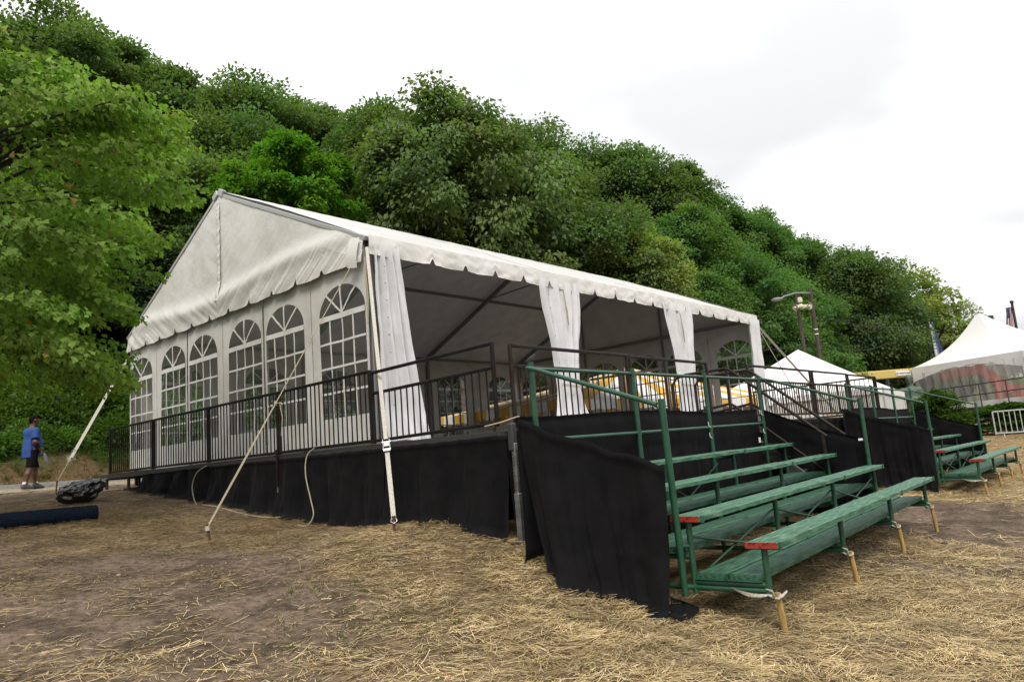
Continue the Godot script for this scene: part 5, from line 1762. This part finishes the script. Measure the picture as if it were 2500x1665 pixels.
	for s in [-1.0, 1.0]:
		fb.append([Vector3(0, 1.5, 0.42 * s), Vector3(0.05, 1.02, 0.52 * s), 0.125, 0.11])
		fb.append([Vector3(0.05, 1.02, 0.52 * s), Vector3(0.34, 1.05, -0.1 * s), 0.105, 0.075])
		fb.append([Vector3(0, 0.3, 0.16 * s), Vector3(0.02, -0.9, 0.18 * s), 0.22, 0.14])
	nets(fig, fb, 0.035, 0.05)
	part(b, "figure", fig, M.bronze)
	var ped := Mb.new()
	ped.box(T(Vector3(0, -1.2, 0)), Vector3(0.9, 0.7, 0.9), 0.03)
	part(b, "plinth", ped, M.stone)

# ---------------------------------------------------------------- foliage
# one folded diamond leaf
func leaf(m: Mb, p: Vector3, d: Vector3, s: Vector3, ln: float, w: float, c: Color, soft := Vector3.ZERO) -> void:
	var k := m.v.size()
	var up := d.cross(s)
	var mid := p + d * ln * 0.45 - up * w * 0.25
	m.v.append(p); m.v.append(mid + s * w); m.v.append(p + d * ln); m.v.append(mid - s * w)
	var n1 := (up + s * 0.35).normalized()
	var n2 := (up - s * 0.35).normalized()
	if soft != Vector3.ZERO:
		# soft shading put into the normals: bent outward and up, the blade itself unturned
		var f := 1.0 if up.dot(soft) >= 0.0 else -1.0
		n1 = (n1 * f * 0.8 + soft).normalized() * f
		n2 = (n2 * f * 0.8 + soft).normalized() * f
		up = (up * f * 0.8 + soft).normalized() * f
	m.n.append(up); m.n.append(n1); m.n.append(up); m.n.append(n2)
	for q in 4: m.c.append(c)
	m.i.append(k); m.i.append(k + 1); m.i.append(k + 2)
	m.i.append(k); m.i.append(k + 2); m.i.append(k + 3)

func any_dir(r: RandomNumberGenerator) -> Vector3:
	var y := r.randf_range(-1, 1)
	var a := r.randf() * TAU
	var q := sqrt(1 - y * y)
	return Vector3(q * cos(a), y, q * sin(a))

# crown of radius one round the origin; lobes of leaf sprays on limbs. Returns [crown, limb points]
func make_crown(s: int, lobes: int, per: int, lr: float, ll: float, base: Color, open: float, droop: float) -> Array:
	var r := RandomNumberGenerator.new()
	r.seed = s
	var m := Mb.new()
	var nz := noise(s + 7, 1.3, 3)
	var limbs := []
	for q in lobes:
		var d := any_dir(r)
		if d.y < -0.55: d.y = -d.y
		var rad := (0.92 if r.randf() > open else r.randf_range(0.35, 0.8)) * (0.86 + 0.22 * nz.get_noise_3dv(d * 1.4) + r.randf_range(-0.05, 0.05))
		var c := d * rad
		var R := lr * r.randf_range(0.7, 1.3)
		if q % 5 == 0: limbs.append(c * 0.86)
		# its own tint: young leaves and old
		var tint := r.randf_range(0.78, 1.22)
		var warm := r.randf_range(-0.12, 0.16)
		var lc := Color(base.r * tint * (1.0 + warm), base.g * tint, base.b * tint * (1.0 - warm * 0.6))
		var flat := r.randf_range(0.45, 0.8)
		for k in per:
			var e := any_dir(r)
			if e.y < -0.35 and r.randf() < 0.75: e.y = -e.y
			var sh := pow(r.randf(), 0.45)
			var p := c + Vector3(e.x, e.y * flat, e.z) * R * sh * (1.0 + 0.35 * nz.get_noise_3dv((c + e) * 3.0))
			var dir := (Vector3(e.x, 0.0, e.z) + d * 0.4 + any_dir(r) * 0.7 - Vector3(0, droop, 0)).normalized()
			var side := dir.cross(Vector3.UP + any_dir(r) * 0.6).normalized()
			var v := r.randf_range(0.75, 1.25)
			var L2 := ll * r.randf_range(0.65, 1.3)
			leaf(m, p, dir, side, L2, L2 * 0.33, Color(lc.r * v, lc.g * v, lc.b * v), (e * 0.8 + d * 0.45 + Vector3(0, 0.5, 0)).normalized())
	return [m.mesh(), limbs]

var crowns := {}

func limb_mesh(pts: Array, a: float, b: float) -> ArrayMesh:
	var m := Mb.new()
	var rr := []
	for q in pts.size(): rr.append(lerpf(a, b, float(q) / (pts.size() - 1)))
	m.tube(pts, rr, 6, false)
	return m.mesh()

func tree(kind: String, variant: int, x: float, z: float, top: float, r: float, called: String, label: String) -> void:
	var key := "%s%d" % [kind, variant]
	if not crowns.has(key):
		var s := 200 + variant * 13 + hash(kind) % 97
		match kind:
			"oak": crowns[key] = make_crown(s, 95, 460, 0.25, 0.043, Color(0.125, 0.188, 0.082), 0.35, 0.5)
			"bigoak": crowns[key] = make_crown(s, 190, 380, 0.18, 0.036, Color(0.155, 0.215, 0.085), 0.42, 0.9)
			"maple": crowns[key] = make_crown(s, 120, 310, 0.19, 0.055, Color(0.110, 0.235, 0.032), 0.3, 0.5)
			"light": crowns[key] = make_crown(s, 100, 100, 0.20, 0.06, Color(0.26, 0.32, 0.115), 0.5, 0.4)
			"green": crowns[key] = make_crown(s, 95, 460, 0.24, 0.043, Color(0.112, 0.205, 0.072), 0.35, 0.45)
			"olive": crowns[key] = make_crown(s, 95, 440, 0.25, 0.043, Color(0.165, 0.225, 0.085), 0.35, 0.6)
		var lm := []
		for c in crowns[key][1]:
			var m0 := Vector3(c.x * 0.12, -0.45 + 0.1 * c.y, c.z * 0.12)
			lm.append(limb_mesh([m0, m0.lerp(c, 0.45) + Vector3(0, 0.07, 0), c], 0.036, 0.008))
		crowns[key].append(lm)
	var g := gh(x, z)
	var hy := clampf(r * 1.42, 1.0, maxf(1.2, (top - g) * 0.5))
	var t := thing(called, label, "tree", Vector3(x, g, z), "trees on the hillside")
	r *= 1.02
	hy /= 1.08
	var cy := top - g - hy * 1.15
	var tr := Mb.new()
	var lean := Vector3(rng.randf_range(-0.3, 0.3), 0, rng.randf_range(-0.3, 0.3))
	tr.tube([Vector3(0, -0.4, 0), Vector3(0, 0.3, 0), lean * 0.5 + Vector3(0, cy * 0.5, 0), Vector3(0, cy - hy * 0.4, 0), Vector3(0, cy + hy * 0.35, 0)], [r * 0.085, r * 0.062, r * 0.052, r * 0.045, r * 0.015], 8)
	part(t, "trunk", tr, M.bark)
	var turn := Basis(Vector3.UP, rng.randf() * TAU)
	var xf := Transform3D(turn.scaled(Vector3(1, 1, 1)) * Basis.from_scale(Vector3(r, hy, r)), Vector3(0, cy, 0))
	for lm in crowns[key][2]:
		part(t, "limb", lm, M.bark, xf)
	part(t, "crown", crowns[key][0], M.leaf_far, xf)

func scatter(called: String, label: String, cat: String, clump: ArrayMesh, spots: Array, m: Material, tint: Callable) -> void:
	var mm := MultiMesh.new()
	mm.transform_format = MultiMesh.TRANSFORM_3D
	mm.use_colors = true
	mm.mesh = clump
	mm.instance_count = spots.size()
	for k in spots.size():
		var s: Array = spots[k]
		mm.set_instance_transform(k, Transform3D(Basis(Vector3.UP, rng.randf() * TAU) * Basis.from_scale(Vector3.ONE * s[1] * Vector3(1, rng.randf_range(0.7, 1.3), 1)), s[0]))
		mm.set_instance_color(k, tint.call(s[0]))
	var o := MultiMeshInstance3D.new()
	o.name = numbered(called)
	o.multimesh = mm
	o.material_override = m
	add_child(o, true)
	tag(o, label, cat, "", "stuff")

func clump_mesh(s: int, n: int, ll: float, flat: float, base: Color) -> ArrayMesh:
	var r := RandomNumberGenerator.new()
	r.seed = s
	var m := Mb.new()
	for k in n:
		var e := any_dir(r)
		e.y = absf(e.y)
		var p := Vector3(e.x, e.y * flat, e.z) * 0.5 * pow(r.randf(), 0.4)
		var d := (e + any_dir(r) * 0.6 - Vector3(0, 0.3, 0)).normalized()
		var v := r.randf_range(0.7, 1.3)
		var l2 := ll * r.randf_range(0.6, 1.3)
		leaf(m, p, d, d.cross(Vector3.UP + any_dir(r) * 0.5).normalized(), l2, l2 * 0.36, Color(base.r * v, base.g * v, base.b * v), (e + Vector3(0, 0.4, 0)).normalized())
	return m.mesh()

func trees() -> void:
	# [x, z, top, radius, kind, what to call it, what sets it apart]
	var list := TREES
	var count := {}
	for q in list:
		var kind: String = ["oak", "maple", "light", "green", "olive", "bigoak"][q[4]]
		var k: int = count.get(kind, 0)
		count[kind] = k + 1
		var nv: int = {"oak": 3, "maple": 1, "light": 2, "green": 2, "olive": 2, "bigoak": 1}[kind]
		tree(kind, k % nv, q[0], q[1], q[2], q[3], q[5], q[6])
	near_maple()
	# undergrowth on the bank
	var spots := []
	var ivy := []
	for k in 9000:
		var x := rng.randf_range(-16, 75)
		var dd := pow(rng.randf(), 0.8) * 20.0 + 0.8
		var z := bank_z(x) - dd
		if x < 5.0 and dd < 7.5 and x > -12.0:
			continue
		spots.append([gp(x, z, 0.05), rng.randf_range(0.7, 1.9) * (1.0 if x < 30 else 1.5)])
	var bn := noise(152, 0.7, 2)
	for k in 4200:
		var x := rng.randf_range(-10, 6.5)
		var dd := rng.randf_range(0.9, 8.5)
		ivy.append([gp(x, bank_z(x) - dd, 0.0), (rng.randf_range(0.4, 1.0) + maxf(0.0, bn.get_noise_2d(x, dd)) * 1.6) * smooth(0.3, 2.6, dd) + 0.15])
	var hn := noise(151, 0.28, 3)
	scatter("undergrowth", "dark leafy undergrowth under the trees of the hillside", "undergrowth", clump_mesh(301, 90, 0.15, 0.8, Color(0.105, 0.165, 0.06)), spots, M.leaf_far, func(p: Vector3):
		var v := 1.0 + 0.5 * hn.get_noise_2d(p.x, p.z)
		return Color(v, v, v))
	scatter("ivy", "bright green creeper and shrubs on the bank behind the walking person", "undergrowth", clump_mesh(302, 130, 0.085, 0.9, Color(0.095, 0.155, 0.052)), ivy, M.leaf, func(p: Vector3):
		var v := 1.0 + 0.9 * hn.get_noise_2d(p.x * 2.4, p.z * 2.4)
		return Color(v * (1.0 + 0.15 * hn.get_noise_2d(p.z, p.x)), v, v * 0.9))
	# tufts of verge grass by the road
	var verge := []
	for k in 900:
		verge.append([gp(rng.randf_range(-9, 12), -15.5 - rng.randf_range(0.0, 1.1), -0.03), rng.randf_range(0.15, 0.5)])
	scatter("verge_grass", "dry olive verge grass between the road and the bank", "grass", blade_clump(303, 26, 0.5), verge, M.leaf, func(_p: Vector3): return Color(0.9, 1.15, 0.9).lerp(Color(1.5, 1.0, 0.8), rng.randf()))
	# clipped bush by the statue
	var bt := thing("clipped_bush", "round clipped dark green bush in front of the bronze statue", "bush", Vector3(24.3, gh(24.3, 1.9), 1.75))
	var cr := make_crown(401, 170, 120, 0.2, 0.075, Color(0.060, 0.115, 0.024), 0.25, 0.2)
	part(bt, "foliage", cr[0], M.leaf_far, Transform3D(Basis.from_scale(Vector3(1.0, 1.1, 1.05)), Vector3(0.2, 1.15, 0.15)))
	part(bt, "stem", limb_mesh([Vector3.ZERO, Vector3(0.1, 1.1, 0.1)], 0.08, 0.05), M.bark)
	var b3 := thing("clipped_bush", "lower dark green bush spreading towards the stone wall", "bush", Vector3(24.0, gh(24.0, 2.6), 1.2))
	part(b3, "foliage", cr[0], M.leaf_far, Transform3D(Basis.from_scale(Vector3(0.8, 0.85, 0.9)), Vector3(0, 0.7, 0)))
	part(b3, "stem", limb_mesh([Vector3.ZERO, Vector3(0.1, 0.7, 0.1)], 0.08, 0.05), M.bark)
	var b4 := thing("shrub", "loose leafy shrub under the raised deck behind the grey barricade", "bush", Vector3(34.5, gh(34.5, 3.0), 2.6))
	part(b4, "foliage", cr[0], M.leaf_far, Transform3D(Basis.from_scale(Vector3(1.1, 0.95, 2.4)), Vector3(0, 0.55, 0)))
	part(b4, "stem", limb_mesh([Vector3.ZERO, Vector3(0.1, 0.7, 0.1)], 0.08, 0.05), M.bark)

func blade_clump(s: int, n: int, h: float) -> ArrayMesh:
	var r := RandomNumberGenerator.new()
	r.seed = s
	var m := Mb.new()
	for k in n:
		var a := r.randf() * TAU
		var p := Vector3(cos(a), 0, sin(a)) * 0.25 * sqrt(r.randf())
		var d := Vector3(r.randf_range(-0.6, 0.6), 1, r.randf_range(-0.6, 0.6)).normalized()
		var v := r.randf_range(0.7, 1.3)
		leaf(m, p, d, d.cross(Vector3(cos(a), 0, sin(a))).normalized(), h * r.randf_range(0.4, 1.1), 0.012, Color(0.10 * v, 0.105 * v, 0.035 * v))
	return m.mesh()

# the tree that fills the upper left: real lobed leaves on sprays along its branches
func near_maple() -> void:
	var base := gp(-5.6, -3.4)
	var t := thing("maple_tree", "light green leafy maple whose branches reach towards the tent's gable", "tree", base)
	var c := Vector3(-5.30, 3.40, -3.0) - base
	var trunk := Mb.new()
	trunk.tube([Vector3(0, -0.3, 0), Vector3(0, 0.3, 0), c * 0.5, c + Vector3(0, 0.3, 0), c + Vector3(0.1, 2.4, 0)], [0.2, 0.15, 0.13, 0.10, 0.03], 10)
	part(t, "trunk", trunk, M.bark)
	var r := RandomNumberGenerator.new()
	r.seed = 77
	var m := Mb.new()
	# outline of a five pointed leaf, u along the midrib
	var shape := [Vector2(0.0, 0.10), Vector2(0.14, 0.34), Vector2(0.52, 0.50), Vector2(0.62, 0.22), Vector2(1.0, 0.0)]
	for q in 250:
		var az := r.randf() * TAU
		var el := asin(clampf(r.randf_range(-0.62, 1.0), -1, 1))
		# more sprays on the side that faces the tent
		if q < 120: az = deg_to_rad(r.randf_range(-75, 75)) + 0.05
		var d := Vector3(cos(el) * cos(az), sin(el), cos(el) * sin(az))
		var reach := (3.05 + 0.35 * sin(el * 5.0) + r.randf_range(-0.5, 0.35))
		reach *= lerpf(1.0, 1.12, smooth(0.2, 0.9, d.x)) * lerpf(1.0, 0.80, smooth(0.1, 0.6, d.y))
		var tip := c + Vector3(d.x, d.y * 1.08, d.z) * reach
		var mid := c + Vector3(0, d.y * 1.2, 0) + (tip - c) * Vector3(0.5, 0.42, 0.5) + Vector3(0, 0.15, 0)
		if q % 3 == 0:
			part(t, "branch", limb_mesh([c + Vector3(0, d.y * 0.9 - 0.7, 0), mid + Vector3(0, -0.1, 0), tip], 0.035, 0.006), M.bark)
		var tint := r.randf_range(0.8, 1.2)
		var yel := r.randf_range(0.0, 0.35)
		var lc := Color(0.215 * tint * (1.0 + yel * 0.4), 0.355 * tint, 0.082 * tint)
		var inner := r.randf_range(0.30, 0.5)
		for k in 190:
			var u := lerpf(inner, 1.0, pow(r.randf(), 0.7))
			var ax := mid.lerp(tip, (u - 0.3) / 0.7)
			var spread := 0.52 * (1.05 - u) + 0.16
			var o := any_dir(r) * spread * sqrt(r.randf())
			o.y *= 0.6
			var p := ax + o
			var dir := (o * 1.5 + (tip - mid).normalized() * 0.5 + any_dir(r) * 0.5 - Vector3(0, 0.75, 0)).normalized()
			var sd := dir.cross(Vector3.UP + any_dir(r) * 0.7).normalized()
			var up := dir.cross(sd)
			var v := r.randf_range(0.75, 1.25)
			var cc := Color(lc.r * v, lc.g * v, lc.b * v)
			if r.randf() < 0.012: cc = Color(0.34, 0.2, 0.08)
			var s := r.randf_range(0.055, 0.105)
			var k0 := m.v.size()
			for e in shape:
				m.v.append(p + dir * e.x * s + sd * e.y * s - up * e.y * s * 0.35); m.n.append((up + sd * 0.3).normalized()); m.c.append(cc)
			for e in shape:
				m.v.append(p + dir * e.x * s - sd * e.y * s - up * e.y * s * 0.35); m.n.append((up - sd * 0.3).normalized()); m.c.append(cc)
			m.v.append(p); m.n.append(up); m.c.append(cc)
			for e in 4:
				m.i.append(k0 + 10); m.i.append(k0 + e); m.i.append(k0 + e + 1)
				m.i.append(k0 + 10); m.i.append(k0 + 6 + e); m.i.append(k0 + 5 + e)
	part(t, "crown", m, M.leaf)

# ---------------------------------------------------------------- straw
func straw() -> void:
	var m := Mb.new()
	var r := RandomNumberGenerator.new()
	r.seed = 99
	var view := Vector2(0.743, -0.669)
	var zones := [[-6.5, 3.5, 1.2, 9.0, 330000, 0.0], [-6.5, -1.0, -6.5, 1.2, 150000, 0.0], [2.0, 13.0, 2.6, 8.4, 100000, 0.25], [12.0, 32.0, -1.0, 8.0, 36000, 0.5]]
	var nz := noise(171, 0.8, 2)
	for zn in zones:
		for k in zn[4]:
			var x := r.randf_range(zn[0], zn[1])
			var z := r.randf_range(zn[2], zn[3])
			var dx := x - CAM.x
			var dz := z - CAM.z
			var fw := dx * view.x + dz * view.y
			if fw < 2.4: continue
			var sdw := absf(dx * 0.669 + dz * 0.743)
			if sdw > fw * 0.76 + 0.4: continue
			var d := dens(x, z)
			if r.randf() > pow(d, 1.6) * 0.95 + 0.01: continue
			var ang := r.randf() * TAU if r.randf() < 0.6 else nz.get_noise_2d(x, z) * 5.0 + r.randf_range(-0.4, 0.4)
			var ln := r.randf_range(0.025, 0.10) if r.randf() < 0.8 else r.randf_range(0.10, 0.26)
			if zn[5] > 0.0: ln *= 1.6
			var w: float = r.randf_range(0.0010, 0.0021) * (1.0 + zn[5] * 2.0)
			var y := gh(x, z) + 0.004 + r.randf() * 0.045 * d
			var dir := Vector3(cos(ang), r.randf_range(-0.16, 0.2) * (1.0 if r.randf() < 0.93 else 3.5), sin(ang)).normalized()
			var sd: Vector3 = Vector3(-sin(ang), r.randf_range(-0.5, 0.5), cos(ang)).normalized() * w
			var v := r.randf_range(0.7, 1.2)
			var c: Color
			v *= 0.92 + 0.5 * nz.get_noise_2d(x * 1.7 + 50.0, z * 1.7)
			var q := r.randf()
			if q < 0.62: c = Color(0.571 * v, 0.442 * v, 0.241 * v)
			elif q < 0.85: c = Color(0.294 * v, 0.197 * v, 0.088 * v)
			elif q < 0.96: c = Color(0.717 * v, 0.605 * v, 0.381 * v)
			else: c = Color(0.302 * v, 0.302 * v, 0.118 * v)
			if x < 4.0:
				var old := smooth(3.4, 0.6, z) * 0.75
				c = c.lerp(Color(0.227 * v, 0.155 * v, 0.080 * v), old)
				ln *= 1.0 - 0.3 * old
			var p := Vector3(x, y, z)
			var up: Vector3 = dir.cross(sd).normalized()
			if up.y < 0.0: up = -up
			var bent := ln > 0.10
			var n := 3 if bent else 2
			var kink := Vector3(-dir.z, r.randf_range(0.0, 0.25), dir.x) * ln * r.randf_range(-0.05, 0.05) if bent else Vector3.ZERO
			var k0 := m.v.size()
			for e in n:
				var o := (float(e) / (n - 1) - 0.5)
				var q3: Vector3 = p + dir * ln * o + (kink if e == 1 and bent else Vector3.ZERO)
				q3.y = maxf(q3.y, y - 0.004)
				m.v.append(q3 + sd); m.v.append(q3 - sd)
				m.n.append((up + sd / w * 0.5).normalized()); m.n.append((up - sd / w * 0.5).normalized())
				m.c.append(c); m.c.append(c)
			for e in n - 1:
				var k1 := k0 + e * 2
				m.i.append_array(PackedInt32Array([k1, k1 + 1, k1 + 2, k1 + 2, k1 + 1, k1 + 3]))
	solo("straw", m, M.straw, "loose golden straw scattered over the muddy ground", "straw", "", "stuff")
	# sparse tufts of grass that come through
	var spots := []
	for q in [[-2.9, 4.35], [-3.4, 3.6], [-3.2, 4.4], [-2.7, 3.9], [-3.9, 4.3], [-2.2, 3.0], [-3.0, 3.3], [-2.1, 5.0]]:
		for k in 14:
			spots.append([gp(q[0] + r.randfn() * 0.2, q[1] + r.randfn() * 0.2, -0.01), r.randf_range(0.12, 0.34)])
	scatter("grass_tufts", "sparse green grass coming through the straw", "grass", blade_clump(304, 12, 0.17), spots, M.leaf, func(_p: Vector3): return Color(1.2, 1.5, 1.2))
	# clods and pebbles on the bare mud
	var cm := Mb.new()
	cm.ball(Vector3.ZERO, Vector3(0.5, 0.35, 0.5), 7, 5)
	var cs := []
	for k in 9000:
		var x := r.randf_range(-6.5, 2.0)
		var z := r.randf_range(-2.0, 8.5)
		if dens(x, z) > 0.45 and r.randf() < 0.8: continue
		cs.append([gp(x, z, 0.0), pow(r.randf(), 4.0) * 0.05 + 0.006])
	scatter("mud_clods", "small clods and pebbles on the bare mud", "clods", cm.mesh(), cs, mat(lin(0.13, 0.10, 0.075), 0.95, {"vc": true}), func(_p: Vector3):
		var v := r.randf_range(0.55, 1.25)
		return Color(v, v, v) if r.randf() < 0.93 else Color(2.4, 2.2, 1.9))

const TREES := [
	[5.0, -32.8, 26.9, 5.0, 0, "dark_leafed_tree", "dark green hillside tree topmost above the near maple's crown"],
	[7.9, -35.5, 27.6, 4.5, 0, "dark_leafed_tree", "dark green tree on the skyline with a sky gap beside the near maple"],
	[10.1, -36.2, 27.1, 4.2, 0, "dark_leafed_tree", "dark tree on the skyline, second knob down from the near maple"],
	[11.5, -32.2, 24.7, 5, 0, "dark_leafed_tree", "wide dark green tree on the even skyline above the gable's road side"],
	[13.5, -30.1, 24.4, 5, 0, "dark_leafed_tree", "dark green skyline tree directly above the gable's apex"],
	[16.5, -29.7, 24.1, 4.5, 0, "dark_leafed_tree", "dark green skyline tree behind the bright green maple"],
	[19.4, -29.6, 23.7, 4.2, 0, "dark_leafed_tree", "rounded dark tree on the skyline between bright maple and spreading oak"],
	[22.0, -29.8, 23.5, 4, 0, "dark_leafed_tree", "small dark tree in the skyline notch beside the spreading oak"],
	[17.0, -15.3, 18.8, 6.0, 5, "spreading_oak", "tall spreading oak with visible dark limbs, the highest crown behind the tent"],
	[18.1, -21.2, 20.6, 4.3, 0, "dark_leafed_tree", "dark green shoulder crown on the bright maple's side of the spreading oak"],
	[22.0, -15.8, 18.8, 4.3, 0, "dark_leafed_tree", "dark green shoulder crown on the far side of the spreading oak"],
	[33.8, -20.1, 22.1, 4.5, 0, "dark_leafed_tree", "dark tree where the skyline steps down past the spreading oak"],
	[36.0, -17.7, 21.8, 5, 0, "dark_leafed_tree", "dark tree with knobbly top, second past the spreading oak on the skyline"],
	[40.0, -16.5, 20.9, 4.5, 0, "dark_leafed_tree", "dark skyline tree, third past the spreading oak"],
	[41.7, -15.0, 19.2, 4.5, 3, "broadleaf_tree", "green skyline tree above the tent's far gable, slightly paler than its neighbours"],
	[45.5, -14.1, 17.9, 4.5, 3, "broadleaf_tree", "green skyline tree sloping down beyond the far gable"],
	[49.4, -12.9, 17.0, 4.2, 3, "broadleaf_tree", "green skyline tree above the shorter pole with horn speakers"],
	[53.3, -11.9, 16.2, 4.5, 3, "broadleaf_tree", "green skyline tree just above the tall pole"],
	[51.4, -8.2, 14.7, 5.0, 0, "dark_leafed_tree", "broad dark tree behind the two wooden poles, low limbs in deep shade"],
	[58.6, -8.2, 13.0, 3.5, 4, "olive_leafed_tree", "olive green tree between the broad dark tree and the pale sparse tree"],
	[59.2, -5.9, 13.4, 4.6, 2, "pale_leafed_tree", "pale sparse tree with thin twigs against the white sky"],
	[61.3, -4.2, 10.7, 3.2, 2, "pale_leafed_tree", "pale wispy tree leaning out over the white sky beside the leaning pole"],
	[82.8, -7.8, 9.5, 4, 2, "pale_leafed_tree", "low yellowish tree crown behind the leaning floodlight pole"],
	[87.3, -5.6, 10.2, 3.5, 2, "pale_leafed_tree", "low yellowish tree crown behind the peaked marquee's roof"],
	[6.4, -22.0, 14.7, 4.3, 0, "dark_leafed_tree", "dark tree just behind the near maple's branch tips"],
	[9.1, -16.9, 14.4, 3.0, 1, "bright_maple", "bright yellow green maple behind the gable's apex"],
	[9.6, -26.5, 19.1, 4.5, 0, "dark_leafed_tree", "dark hillside tree between the near maple and the gable's apex"],
	[7.0, -26.7, 18.1, 4, 0, "dark_leafed_tree", "dark hillside tree showing between near maple leaves and skyline"],
	[4.3, -25.2, 18.0, 4, 0, "dark_leafed_tree", "dark tree half hidden by the near maple, upper part"],
	[1.3, -21.9, 13.7, 4, 0, "dark_leafed_tree", "dark tree mostly hidden behind the near maple's crown"],
	[11.8, -25.5, 19.4, 4.2, 0, "dark_leafed_tree", "dark hillside tree above the bright maple's nearer shoulder"],
	[13.8, -18.4, 14.3, 4, 0, "dark_leafed_tree", "dark tree in the shade between bright maple and spreading oak"],
	[14.3, -15.6, 11.2, 3.5, 4, "olive_leafed_tree", "olive green tree showing just over the tent roof under the spreading oak"],
	[17.8, -14.6, 11.5, 3.8, 4, "olive_leafed_tree", "olive green tree over the middle of the tent roof by the ridge post"],
	[22.1, -14.0, 13.1, 4.2, 4, "olive_leafed_tree", "olive tree over the tent roof under the oak's far side"],
	[22.8, -11.7, 13.2, 4, 0, "dark_leafed_tree", "dark tree filling the gap behind the oak's far side"],
	[24.0, -9.4, 10.8, 2.4, 2, "pale_leafed_tree", "small pale yellow green tree over the tent's far roof edge"],
	[26.2, -12.4, 13.3, 4, 3, "broadleaf_tree", "green hillside tree above the small pale tree"],
	[31.9, -11.9, 14.4, 4, 3, "broadleaf_tree", "green hillside tree between the small pale tree and skyline"],
	[33.6, -10.3, 12.7, 4, 3, "broadleaf_tree", "green hillside tree past the small pale tree, higher of two"],
	[29.4, -9.8, 9.4, 3.2, 3, "broadleaf_tree", "green tree low over the tent's far roof corner"],
	[39.0, -10.5, 12.4, 4.2, 3, "broadleaf_tree", "green hillside tree above the lamp head"],
	[33.9, -9.4, 8.7, 3.2, 3, "broadleaf_tree", "green tree just beyond the tent's far front corner"],
	[42.7, -9.7, 11.0, 4, 3, "broadleaf_tree", "green hillside tree behind the lamp arm"],
	[35.5, -8.1, 7.1, 2.6, 3, "broadleaf_tree", "low green tree under the lamp head beside the shorter pole"],
	[49.0, -10.1, 11.6, 4.2, 0, "dark_leafed_tree", "dark green tree behind the tall pole's top"],
	[54.9, -8.5, 9.8, 4.2, 4, "olive_leafed_tree", "olive tree behind the white and navy banner flag"],
	[63.4, -8.5, 8.5, 4, 4, "olive_leafed_tree", "olive tree behind the half hidden dark blue flag"],
	[54.7, -9.6, 6.3, 2.6, 0, "dark_leafed_tree", "low dark tree above the yellow gantry beam"],
	[6.3, -21.4, 11.3, 3.6, 0, "dark_leafed_tree", "dark shady tree between near maple tips and the gable's rake"],
	[5.2, -23.0, 9.7, 3.6, 0, "dark_leafed_tree", "dark shady tree by the gable's lower road side corner"],
	[4.3, -24.4, 8.3, 3.4, 0, "dark_leafed_tree", "low dark tree above the pale webbing guy"],
	[3.0, -26.2, 6.7, 3.0, 3, "broadleaf_tree", "low green tree on the bank above the walking person"],
	[1.6, -27.1, 9.3, 3.6, 0, "dark_leafed_tree", "dark tree on the bank at the road's outer end"],
]
